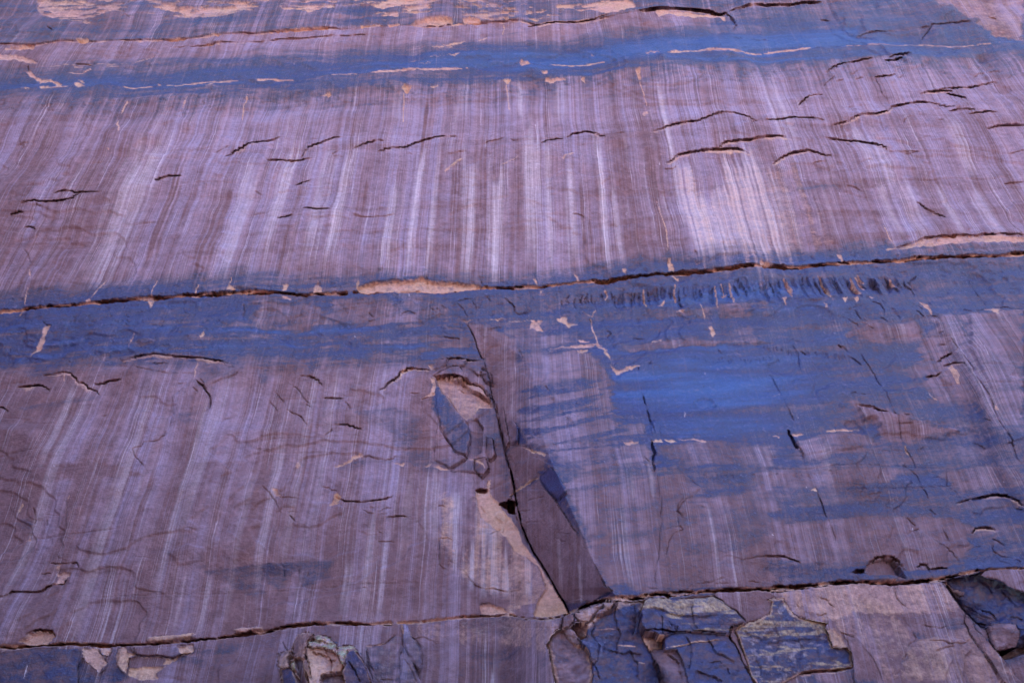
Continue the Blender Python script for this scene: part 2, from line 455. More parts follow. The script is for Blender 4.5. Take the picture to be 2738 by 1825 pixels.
for a in ((375, 480, 360, 800, 42, .62), (300, 600, 420, 790, 14, .7), (675, 500, 420, 760, 11, .75), (640, 560, 400, 745, 16, .5), (760, 480, 380, 735, 17, .75), (868, 480, 380, 740, 20, .7), (915, 520, 400, 730, 14, .7),
          (1045, 600, 470, 735, 18, .7), (1105, 600, 380, 735, 9, .8), (1160, 560, 360, 735, 8, .6), (1253, 560, 390, 742, 19, .75), (1327, 560, 425, 742, 23, .85), (1420, 560, 330, 742, 24, .7), (1466, 540, 330, 735, 8, .85),
          (1530, 560, 440, 730, 12, .8), (1618, 600, 300, 735, 11, .9), (1655, 640, 500, 725, 10, .5), (1790, 380, 190, 480, 7, .85), (1812, 500, 400, 640, 8, .5), (2085, 300, 190, 450, 22, .55), (2120, 640, 480, 690, 26, .5),
          (2195, 500, 460, 640, 4, .7), (2380, 560, 480, 640, 10, .6), (2455, 560, 490, 640, 16, .6), (2545, 560, 480, 640, 12, .5), (2640, 560, 490, 660, 18, .4), (2300, 380, 330, 480, 14, .5), (2560, 370, 330, 480, 18, .5),
          (1390, 240, 215, 330, 12, .55), (1500, 240, 215, 330, 20, .4), (1240, 260, 215, 330, 16, .45), (1070, 260, 230, 330, 14, .4), (240, 1560, 1180, 1720, 16, .6), (300, 1400, 1030, 1500, 10, .6), (470, 1420, 1010, 1600, 10, .5),
          (520, 1330, 1000, 1500, 20, .5), (120, 1340, 1040, 1600, 14, .5), (380, 1150, 1000, 1300, 10, .6), (180, 1100, 1000, 1250, 10, .5), (495, 1560, 1520, 1700, 6, .7), (555, 1580, 1530, 1700, 7, .6), (640, 1450, 1200, 1680, 12, .45),
          (720, 1380, 1100, 1600, 10, .5), (790, 1300, 1000, 1600, 12, .5), (860, 1250, 1000, 1520, 14, .55), (985, 1500, 1380, 1670, 14, .65), (1035, 1450, 1390, 1660, 8, .7), (930, 1580, 1500, 1665, 9, .6), (1150, 1360, 1260, 1480, 20, .4), (1090, 1300, 1250, 1500, 14, .4),
          (1010, 1200, 980, 1220, 8, .5), (950, 1100, 990, 1200, 10, .5), (1275, 1430, 1330, 1480, 6, .8), (1310, 1440, 1340, 1500, 8, .7), (1680, 1500, 1330, 1600, 5, .7), (1905, 1450, 1330, 1600, 5, .7), (1740, 1260, 1190, 1320, 10, .5), (1680, 1240, 1190, 1330, 8, .6), (1500, 1600, 1430, 1620, 4, .8), (1550, 1560, 1480, 1630, 4, .7), (2200, 1210, 1185, 1260, 10, .4)):
    rill(WHT, *a[:5], a[5] * (0.8 if a[1] < 900 else 0.55))
for a in ((975, 560, 440, 735, 16, .5), (1215, 560, 400, 735, 18, .5), (1290, 560, 440, 735, 9, .45), (1560, 600, 480, 735, 14, .5), (1580, 660, 560, 735, 6, .6), (1130, 380, 250, 480, 7, .5), (470, 560, 450, 760, 40, .45), (560, 640, 480, 760, 26, .45), (200, 620, 460, 790, 30, .4), (60, 600, 440, 800, 40, .45), (800, 560, 440, 740, 18, .4), (1460, 380, 230, 520, 6, .3), (2045, 600, 420, 680, 14, .5), (2130, 440, 400, 600, 24, .4), (1770, 600, 480, 700, 16, .5), (520, 1200, 1000, 1600, 18, .3), (350, 1500, 1200, 1700, 24, .4), (1000, 1600, 1480, 1660, 14, .5)):
    rill(BRN, a[0], a[1], a[2], a[3], a[4], a[5] + 0.45)
# rosy freshly spalled rock below the arches
for a in ((1850, 560, 400, 730, 26, .9), (1885, 600, 500, 730, 34, .8), (1985, 500, 390, 730, 44, .95), (1965, 640, 480, 730, 46, .85), (2040, 560, 420, 730, 22, .75), (2085, 620, 440, 730, 28, .6), (2350, 420, 330, 520, 20, .5), (2440, 560, 480, 680, 20, .4)):
    rill(TAN, *a[:5], a[5] * 0.40)
    rill(WHT, *a[:5], a[5] * 0.85)

# ---------------------------------------------------------------- bare tan rock where the skin has flaked off
top_zone = sstep(0.44, 0.54, 0.6 * fbm(U / 3.2, DIP / 0.8, 60, 5) + 0.4 * fbm(U / 0.9, DIP / 0.25, 62, 4))
for txt, soft, v in (("00 300,0 1150,0 1100,95 900,105 800,195 550,205 330,130", 4, .7), ("00 1150,40 1500,10 2195,-10 2195,52 1900,105 1600,125 1450,85", 3, .9), ("01 0,-10 520,0 690,60 450,112 250,85 0,45", 3, 1),
              ("01 560,0 1350,-10 1300,60 1000,60 700,40", 3, 1), ("01 1250,0 2195,-10 2195,150 1700,140 1250,120", 3, .7), ("00 1000,0 2195,0 2195,90 1700,160 1300,150", 3, .6), ("01 990,118 1210,115 1190,175 1000,165", 3, 1), ("01 1270,60 1600,35 1900,20 1910,110 1600,125 1300,130", 3, 1), ("01 2040,20 2195,0 2195,110 2080,110", 3, 1),
              ("02 0,0 1040,0 1060,70 900,115 500,75 240,180 0,95", 3, 1)):
    s, m, sd = patch(txt, None, soft=soft, rag=9, jagged=4)
    TAN[s] = np.maximum(TAN[s], m * top_zone[s] * v)
    DN[s] -= 0.10 * (m * top_zone[s] > 0.5)
for txt, rec in (("00 0,465 100,480 200,500 320,540 240,548 120,520 0,520", .12), ("00 215,600 240,595 290,630 340,660 420,660 480,690 530,712 500,735 470,725 430,680 330,690 320,670 250,635", .10),
            ("00 170,735 210,725 262,733 210,742", .06), ("00 330,712 380,715 410,730 340,732", .06), ("00 630,703 690,712 720,740 640,735", .06), ("00 650,680 700,690 710,715", .05), ("00 1320,700 1345,705 1360,730 1325,720", .06), ("00 1725,722 1830,708 1780,728", .06),
            ("00 645,340 735,330 730,365 680,372", .2), ("00 1380,320 1480,308 1570,318 1540,335 1420,340", .15), ("00 1755,300 1800,288 1870,300 1840,312", .15), ("00 1690,378 1850,368 1840,380 1710,392", .1), ("00 50,440 100,400 180,400 300,395 280,430 200,425", .2),
            ("01 1345,195 1450,170 1600,160 1665,170 1660,205 1500,225 1380,240 1310,215", .35), ("01 1740,175 1800,150 1880,155 1920,180 1850,210 1760,205", .25), ("01 2040,128 2120,128 2140,150 2060,140", .15), ("01 160,270 400,250 620,238 610,262 400,265 200,288", .15), ("01 890,230 1050,218 1080,235 900,245", .15), ("01 1120,215 1215,210 1215,225 1130,235", .15),
            ("01 1580,400 1700,375 1770,365 1700,390 1600,408", .05), ("01 1480,425 1600,410 1670,412 1540,430", .05), ("01 1880,350 1950,302 1930,335", .05), ("01 1470,505 1570,495 1560,502", .04), ("01 1590,490 1715,475 1720,485 1600,493", .04), ("01 1300,515 1360,513 1340,520", .04), ("01 1380,550 1480,545 1440,556", .04),
            ("01 1235,765 1260,735 1315,740 1310,765 1265,790", .25), ("01 560,797 620,780 655,797 620,812", .08), ("01 2085,680 2110,660 2148,658 2140,695 2110,705", .15), ("01 1470,738 1540,710 1545,722 1490,742", .08), ("01 1585,1425 1640,1380 1700,1335 1760,1320 1720,1350 1650,1395 1590,1435", -.08), ("01 2060,1395 2100,1375 2185,1340 2120,1380", -.06),
            ("02 310,670 330,648 480,655 475,668 345,685", .12), ("02 605,652 650,630 650,690 625,665", .1), ("02 1060,620 1100,595 1110,680 1085,695 1070,650", .15), ("02 90,535 110,515 160,522 180,545 120,550", .1), ("02 270,590 320,590 325,610 290,615", .06), ("02 1140,495 1180,475 1270,470 1200,488", .06), ("02 1330,470 1400,455 1420,470 1360,480", .06), ("02 690,490 700,470 715,485", .05), ("02 1110,960 1150,935 1175,955 1140,980", .02),
            ("02 440,1360 480,1325 565,1280 540,1310 470,1355", -.05), ("02 0,1365 50,1340 85,1315 50,1350", -.05), ("02 1230,110 1500,105 1720,100 1820,110 1830,170 1760,120 1500,150 1330,130 1260,160", .10),
            ("11 862,1000 900,975 1000,955 1160,940 1370,930 1400,910 1500,935 1700,940 1900,965 1905,995 1700,1010 1520,1035 1300,1035 1100,1045 950,1055 870,1035", .30),
            ("11 500,990 545,935 550,995 570,1000 560,1030 500,1035", .06), ("11 250,985 285,978 270,1035 235,1040", .05), ("11 850,965 870,930 880,960 855,1020", .06), ("11 240,1080 290,1085 310,1098 250,1110", .04), ("11 1730,1270 1835,1255 1780,1280", .06), ("11 1975,1262 2050,1250 2110,1240 2040,1270", .05),
            ("10 720,1125 755,1098 765,1140 730,1132", .06), ("10 1240,1118 1295,1118 1265,1175", .05), ("10 1915,1045 1935,990 1985,1045", .05), ("10 1270,1080 1290,1030 1290,1080", .04), ("10 380,1330 430,1325 395,1400 370,1470 330,1520 250,1568 300,1510 340,1440", .05), ("10 1690,1430 1730,1385 1735,1420 1700,1460", .05), ("10 1105,1460 1150,1370 1130,1440 1090,1520", .04), ("10 240,840 255,870 255,930 240,920", .05),
            ("12 1325,785 1350,790 1375,835 1395,895 1340,890 1330,840", .12), ("12 945,850 965,845 985,870 985,905 955,870", .06), ("12 555,860 585,890 590,950 570,930", .06), ("12 200,910 225,905 240,965 215,940", .06), ("12 2080,815 2150,808 2195,830 2195,860 2120,880 2090,850", .18), ("12 1340,930 1440,930 1420,955", .05), ("12 255,1005 290,1005 265,1030", .04),
            ("12 175,1330 195,1275 160,1265 0,1280 0,1272 190,1262 250,1255 290,1265 260,1300 300,1345 250,1345", .06), ("12 400,1248 470,1235 500,1240 500,1290 580,1300 500,1330 480,1300 430,1280", .06), ("12 570,1430 600,1430 680,1445 650,1465 590,1455", .05), ("12 610,1180 690,1230 735,1170 730,1185 700,1235 660,1220", .06), ("12 1670,1345 1695,1342 1730,1400 1725,1420 1700,1420 1690,1385", .05), ("12 1200,1455 1290,1448 1280,1462 1220,1465", .04), ("12 1410,1210 1480,1205 1470,1222 1410,1222", .03), ("12 1250,1165 1310,1120 1300,1150", .04), ("12 1760,1120 1800,1080 1830,1070 1810,1100", .05),
            ("22 330,95 560,80 740,55 790,80 740,72 700,90 560,105 480,95 380,100", .07), ("22 570,120 640,120 665,125 610,160 580,150", .12), ("22 855,250 890,300 1000,265 1095,255 1000,300 900,335 870,310", .08), ("22 800,110 840,160 860,260 850,200 790,140", .05), ("22 740,30 760,70 830,125 790,120 740,75", .05), ("22 960,892 1080,885 1085,905 1000,915", .06), ("22 1190,880 1280,865 1285,880 1220,890", .06), ("22 1310,865 1380,855 1410,880 1360,892", .06), ("22 1420,858 1640,855 1680,870 1650,885 1500,868", .05), ("22 120,930 180,940 250,960 320,980 300,1000 200,970", .10), ("22 180,1210 260,1170 240,1195 20,1340 10,1340", .05), ("22 0,1400 40,1440 60,1500 0,1480", .3),
            ("23 510,825 640,805 800,788 805,810 680,820 530,832", .06), ("23 240,830 330,815 345,830 280,845", .06), ("23 80,848 130,845 135,852 90,855", .03), ("23 1180,930 1195,915 1235,1000 1195,970", .08), ("23 1530,275 1570,260 1620,330 1640,430 1600,400 1560,320", .03), ("23 1375,505 1400,525 1460,555 1420,550", .03), ("23 390,1310 425,1285 440,1335", .04), ("23 1920,600 1965,630 1960,650 1930,630", .03),
            ("13 1300,1115 1390,1135 1420,1200 1410,1240 1350,1160", .06), ("13 150,1115 185,1105 200,1170 175,1140", .04), ("13 500,1140 530,1150 540,1180 520,1185", .04), ("13 665,1105 705,1100 690,1150 675,1130", .04), ("13 750,1100 800,1100 780,1140", .04), ("13 890,1098 930,1095 905,1115", .04), ("13 620,715 660,720 690,790 660,760", .05), ("13 1040,690 1100,670 1130,672 1060,700", .05), ("13 1860,1185 1990,1180 1970,1245 1920,1190", .05), ("13 0,812 60,825 110,850 20,870 0,870", .15), ("13 1130,670 1400,600 1750,565 2195,590 2195,625 1700,625 1400,665 1200,692", .10),
            ("30 470,575 510,570 500,610 480,640 580,628 590,655 560,680 530,735 470,740 490,690 470,650", .12), ("30 230,1190 250,1165 340,1140 455,1140 465,1180 430,1230 300,1260 170,1240", .30), ("30 830,1275 920,1258 940,1290 910,1335 850,1320", .06), ("30 700,1280 820,1275 850,1330 900,1400 830,1480 760,1410 690,1340", .08), ("30 985,1290 1040,1262 1080,1310 1145,1330 1080,1350 1070,1420 1050,1490 980,1410", .08), ("30 1080,1440 1200,1425 1385,1415 1300,1480 1320,1520 1180,1540 1060,1500", .10), ("30 1350,1410 1390,1360 1600,1310 1500,1340 1400,1400", .10), ("30 600,1300 690,1300 680,1360 640,1420 580,1390", .05), ("30 1940,1105 2000,1090 2195,1080 2195,1110 2000,1135", -.15), ("30 1230,1210 1300,1180 1630,1150 1600,1195 1240,1230", -.12), ("30 1480,1260 1610,1240 1610,1305 1520,1320", .12), ("30 145,115 190,70 200,90 140,150", .05), ("30 580,40 600,10 590,60", .06), ("30 215,360 235,335 245,360", .06),
            ("31 665,10 690,0 720,20 690,50 720,60 640,95 650,60", .12), ("31 170,0 200,-40 240,30", .08), ("31 1890,930 1900,925 1980,922 2080,960 2140,1000 2000,1010 1900,1010", .20), ("31 1660,480 1690,462 1690,490", .05), ("31 1240,1085 1270,1075 1330,1200 1400,1400 1380,1480 1330,1380 1250,1250", -.10), ("31 940,1275 1100,1245 1130,1240 1040,1275 950,1285", .06),
            ("21 1215,300 1240,270 1290,258 1340,265 1300,285 1240,315", .10), ("21 1480,360 1520,380 1530,450 1510,510 1400,545 1470,500 1500,440", .06), ("21 660,1110 740,1080 830,1020 900,985 915,1005 830,1045 740,1095", .08), ("21 1170,1060 1260,1065 1250,1080 1180,1072", .05), ("21 1500,1080 1540,1075 1640,1125 1560,1115", .06), ("21 1420,1080 1510,1040 1440,1090", .05), ("21 160,1290 210,1300 225,1370 180,1350", .08), ("21 350,1090 390,1060 375,1120", -.08), ("21 670,1330 700,1310 730,1340 700,1390 640,1415 660,1360", .10), ("21 1460,240 1500,230 1510,290 1480,290", .1), ("21 1960,1230 1990,1230 1980,1300 1960,1300", .05), ("21 1790,1040 1840,1035 1900,1060 1940,1130 1880,1060", .08)):
    if rec > 0:
        patch(txt, TAN, 1.0, soft=1.8, rag=3, fine=3, recess=rec, edge=3, jagged=1.5)
    else:
        patch(txt, TAN, 0.85, soft=1.8, rag=3, fine=2.5, recess=rec, edge=4, jagged=1.5)

# larger bare and rosy panels
for txt, v, rec in (("21 1520,350 1640,345 1760,360 1900,400 2000,520 2010,600 1900,600 1860,700 1760,705 1650,560 1540,420", .80, .40),
               ("21 1850,1330 1960,1300 2060,1420 2195,1568|31 2195,330 2090,340 1960,330 1870,300 1850,100", .45, .02),
               ("31 1660,500 1800,520 2195,540 2195,790 2100,800 1900,780 1830,700 1750,600 1660,560", .40, .03),
               ("32 0,540 150,520 250,620 330,800 240,900 0,1010|31 2120,900 2190,700", .42, .0),
               ("33 110,815 800,745 1180,745 1480,725 1570,800 1660,960 1600,980 1100,990 800,1000 560,1060 400,1060 300,1025 240,980 180,870", .62, .0),
               ("33 560,1060 1100,1000 1280,1200 1200,1350 1100,1568 1000,1568 780,1230 620,1180", .20, .0),
               ("33 1290,1215 1700,1090 1770,1210 2000,1568 1130,1568 1220,1300", .45, .0),
               ("33 500,1140 580,1150 640,1240 700,1330 640,1290 560,1290", .75, .05),
               ("02 1990,40 2195,20|03 300,10 0,30|02 2050,60", .5, .0),
               ("03 1410,0 2195,0 2195,330 2080,330 2050,290 1960,300 1930,290 1850,240 1780,200 1830,175 1740,165 1650,130 1600,80 1520,70 1480,80", .30, .10),
               ("31 1350,1080 1700,1050 2150,1040 2195,1120 2195,1260 1800,1270 1560,1250 1400,1180", .18, .0),
               ("32 0,1040 100,1060 270,1070 430,1060 400,1140 330,1250 300,1350 200,1300 0,1260", .45, .0),
               ("13 0,0 300,0 500,400 600,640 300,700 0,700", .16, 0)):
    s, m, sd = patch(txt, None, soft=6, rag=7, recess=rec, fine=4, along=8)
    st = 0.55 + 0.9 * (stv[s] - 0.3)
    TAN[s] = np.maximum(TAN[s], m * v * np.clip(st, 0.35, 1.15))
    VAR[s] *= 1 - 0.8 * m

wedge = np.array([(1272, 1318), (1306, 1315), (1338, 1354), (1366, 1392), (1382, 1412), (1396, 1455), (1436, 1505), (1470, 1560), (1503, 1612), (1520, 1646), (1447, 1657), (1428, 1653), (1438, 1612), (1462, 1580), (1440, 1520), (1406, 1492), (1372, 1478), (1352, 1440), (1320, 1412), (1285, 1385)], float)
s, m, sd = patch(wedge, None, soft=3, rag=3, fine=2, recess=.10)
TAN[s] = np.maximum(TAN[s], m * 1.25); VAR[s] *= 1 - m; WHT[s] = np.maximum(WHT[s], .25 * m)
# pink and white runs on the face left of the corner
s, m, sd = patch(np.array([(1185, 1330), (1300, 1325), (1360, 1420), (1400, 1490), (1440, 1520), (1450, 1600), (1400, 1600), (1290, 1590), (1210, 1520), (1175, 1440)], float), None, soft=20, rag=10)
WHT[s] = np.maximum(WHT[s], m * .55 * sstep(.5, .62, fbm(U[s] / .35, V[s] / 9, 58, 3)))
TAN[s] = np.maximum(TAN[s], m * .5 * sstep(.46, .6, fbm(U[s] / .6, V[s] / 8, 59, 3)))
# diagonal smears of varnish over the pale panel right of the corner
for txt, k_ in (("22 60,430 900,350 905,750 1190,850 150,900 80,780", .75), ("22 360,960 1200,1000 1200,1300 480,1320 400,1150", .45), ("32 700,0 2195,0 2195,520 900,520", .35)):
    s, m, sd = patch(txt, None, soft=14, rag=8)
    VAR[s] = np.maximum(VAR[s], m * k_ * sstep(.47, .60, fbm(U[s] / 4.5, (V[s] - .22 * U[s]) / .38, 71, 5)))
# bluish leaf-shaped and shelf panels near the corner
for txt, v in (("21 1500,400 1560,430 1640,560 1720,680 1790,790 1815,900 1780,1030 1680,980 1600,850 1540,680 1490,540", 1.05),
               ("21 850,660 1150,600 1400,700 1370,860 1320,940 1200,960 1140,800 1000,760", .42),
               ("21 820,1060 920,1010 1150,1040 1200,990 1500,960 1510,1030 1780,1035 1950,1150 1500,1130 1300,1080 1100,1080 800,1130 700,1130", .62),
               ("21 1530,200 1700,160 1920,200 1940,300 1830,330 1750,270 1620,240 1520,290", .45),
               ("21 1870,610 2000,600 2040,720 2080,900 1960,1000 1920,900 1900,720", .50),
               ("21 1800,700 1900,710 1930,800 1900,990 1820,1010 1790,1000 1815,900", .35),
               ("31 0,590 350,565 700,540 650,640 560,720 400,770 370,640 330,650 260,740 200,780 120,730 0,740", .62),
               ("30 1650,610 2195,580 2195,870 1900,740", .38),
               ("22 310,1020 340,1080 400,1150 480,1300 490,1400 560,1568 500,1480 420,1390 380,1360 260,1180 330,1120", 1.1),
               ("32 370,0 470,100 620,370 700,440 640,250 520,0", 1.0), ("32 600,340 850,330 1250,300 1240,320 700,370", .6), ("32 1480,280 2195,200 2195,330 1900,360 1600,310", .5), ("32 1600,150 2195,-20 2195,60 1700,200", .45),
               ("30 0,1330 200,1300 580,1330 640,1430 640,1568 0,1568", .6), ("30 660,1360 760,1440 800,1490 800,1568 650,1568", .8), ("30 900,1400 940,1290 1000,1270 970,1400 1040,1490 1040,1568 810,1568 820,1490", .85),
               ("31 1240,1260 1330,1240 1400,1330 1400,1450 1340,1500 1240,1400", .45), ("31 1700,1060 2150,1030 2195,1200 1900,1200", .35), ("31 1750,1330 2195,1290 2195,1400 1900,1420", .45),
               ("20 0,100 110,190 40,260 0,260", .9), ("20 1710,240 2020,280 1990,340 1760,430 1680,350", .42), ("20 1510,700 1700,680 1640,740 1560,750", .45), ("20 140,600 560,560 820,500 840,540 600,600 200,640", .35), ("30 0,230 280,180 260,280 120,260", .45),
               ("03 780,130 1480,90 1600,80 1660,140 1800,190 1900,290 1930,330 1400,370 780,320", .80), ("13 280,160 800,140 820,150 500,200 280,200", .5)):
    s, m, sd = patch(txt, None, soft=8, rag=4, along=12, fine=3)
    m = m * np.clip(0.85 + 1.2 * (nz[s] - 0.5) + 0.8 * (stv[s] - 0.5), 0.2, 1)
    VAR[s] = VAR[s] * (1 - m) + v * m * (0.85 + 0.5 * (nzh[s] - 0.5))
    STK[s] *= 1 - 0.4 * m

# ---------------------------------------------------------------- cracks, lips and ledges
crack(LED1[(LED1[:, 0] > -3000) & (LED1[:, 0] < 1700)], w=.9, g=.10, step=.26, fade=20, tan=.95, tfade=7, taper=.01)
crack("00 1420,402 1560,392 1700,388 1860,378 2100,358|01 180,342 660,320 1000,308 1150,300", w=1.8, g=.25, step=.2, fade=12, tan=.5, tfade=5)
crack("02 1090,104 1250,90 1480,75 1700,82 1780,100 1830,85", w=4.2, g=1.2, step=.8, fade=40, tan=.9, tfade=12, amp=1)
crack("02 1830,85 1855,120 1885,160 1912,210 1880,265", w=2, g=.4, step=.3, fade=14, tan=.8, tfade=5, side=1)
crack("02 1860,75 1900,62 1990,45|03 0,38 200,32 320,20 500,10", w=3, g=.8, step=.4, fade=20, tan=.6, tfade=8)
crack("02 150,235 330,205 600,185 720,165 840,130", w=2.6, g=.5, step=.4, fade=14, tan=.8, tfade=9, side=-1)
crack("02 2100,155 2195,150", w=1.5, g=.2)
crack(LN2[(LN2[:, 0] > -3000) & (LN2[:, 0] < 5000)], w=0.9, g=.04, step=.10, fade=12, taper=.01)
stroke(TAN, "00 340,735 600,732", 1.5, .9); stroke(TAN, "00 1040,735 1280,726", 2, .9); stroke(TAN, "00 1370,722 1560,712 2050,692", 2.6, .95); stroke(TAN, "01 0,688 330,676", 2.4, .9); stroke(TAN, "01 640,660 760,648 880,645", 2, .8); stroke(TAN, "01 930,638 1250,615 1500,602 1790,582", 4, .95)
stroke(TAN, "02 300,545 450,540 830,530", 2.5, .9); stroke(TAN, "02 1300,480 1500,462 1900,448 2195,434", 3, .85); stroke(TAN, "03 0,435 200,420 420,412", 3, .85); stroke(TAN, "03 700,395 1300,380 1600,378 2000,352", 1.8, .7)
stroke(TAN, "00 630,575 700,576", 1.4, .8); stroke(TAN, "00 850,572 1000,568", 1.6, .8); stroke(TAN, "00 560,622 640,625 700,625 780,592", 1.7, .9); stroke(TAN, "00 420,560 700,558 900,556 1120,540 1270,490 1350,452", 1.5, .6)
for t in ("00 640,555 760,560 790,578", "00 240,565 240,600", "00 400,245 440,275 460,292", "03 490,160 580,165", "03 780,322 950,275 1300,252 1400,245", "03 1320,370 1360,300 1410,232 1560,205 1750,195", "03 1900,135 1970,148"):
    crack(t, w=1.5, g=.25, step=.06, fade=8)
# vertical rills of bare rock below line 2
for t, w in (("00 1075,845 1040,920 1020,960", 2.2), ("00 1000,1010 985,1050 1000,1070 1010,1100 1000,1140", 3), ("00 930,1275 915,1285", 2.5), ("00 1580,830 1555,880 1535,930", 2.5), ("00 2085,800 2050,880 2030,1000", 1.8), ("01 1255,790 1250,900 1245,1020", 2), ("01 2110,700 2125,800 2140,940", 2), ("02 1090,690 1130,800 1160,900", 1.5), ("01 2090,190 2100,220 2080,290", 2), ("10 885,930 800,1060 760,1110", 1.8), ("10 1330,940 1300,1000 1280,1060", 1.8), ("10 1680,990 1650,1020 1640,1060", 1.8), ("10 1955,940 1935,990", 1.8), ("10 235,1000 200,1150", 1.8), ("10 230,1190 155,1230", 1.5), ("12 1240,280 1270,400 1320,560 1330,650 1325,780", 1.5), ("20 1670,240 1650,300 1645,380", 2), ("13 1010,480 1060,600 1110,660", 1.4), ("20 555,300 545,380", 1.6), ("12 1600,1150 1630,1250 1640,1290", 1.8), ("12 690,1230 700,1330 735,1400 745,1480", 2.2)):
    stroke(TAN, t, w * 1.15, .85, rag=.45)
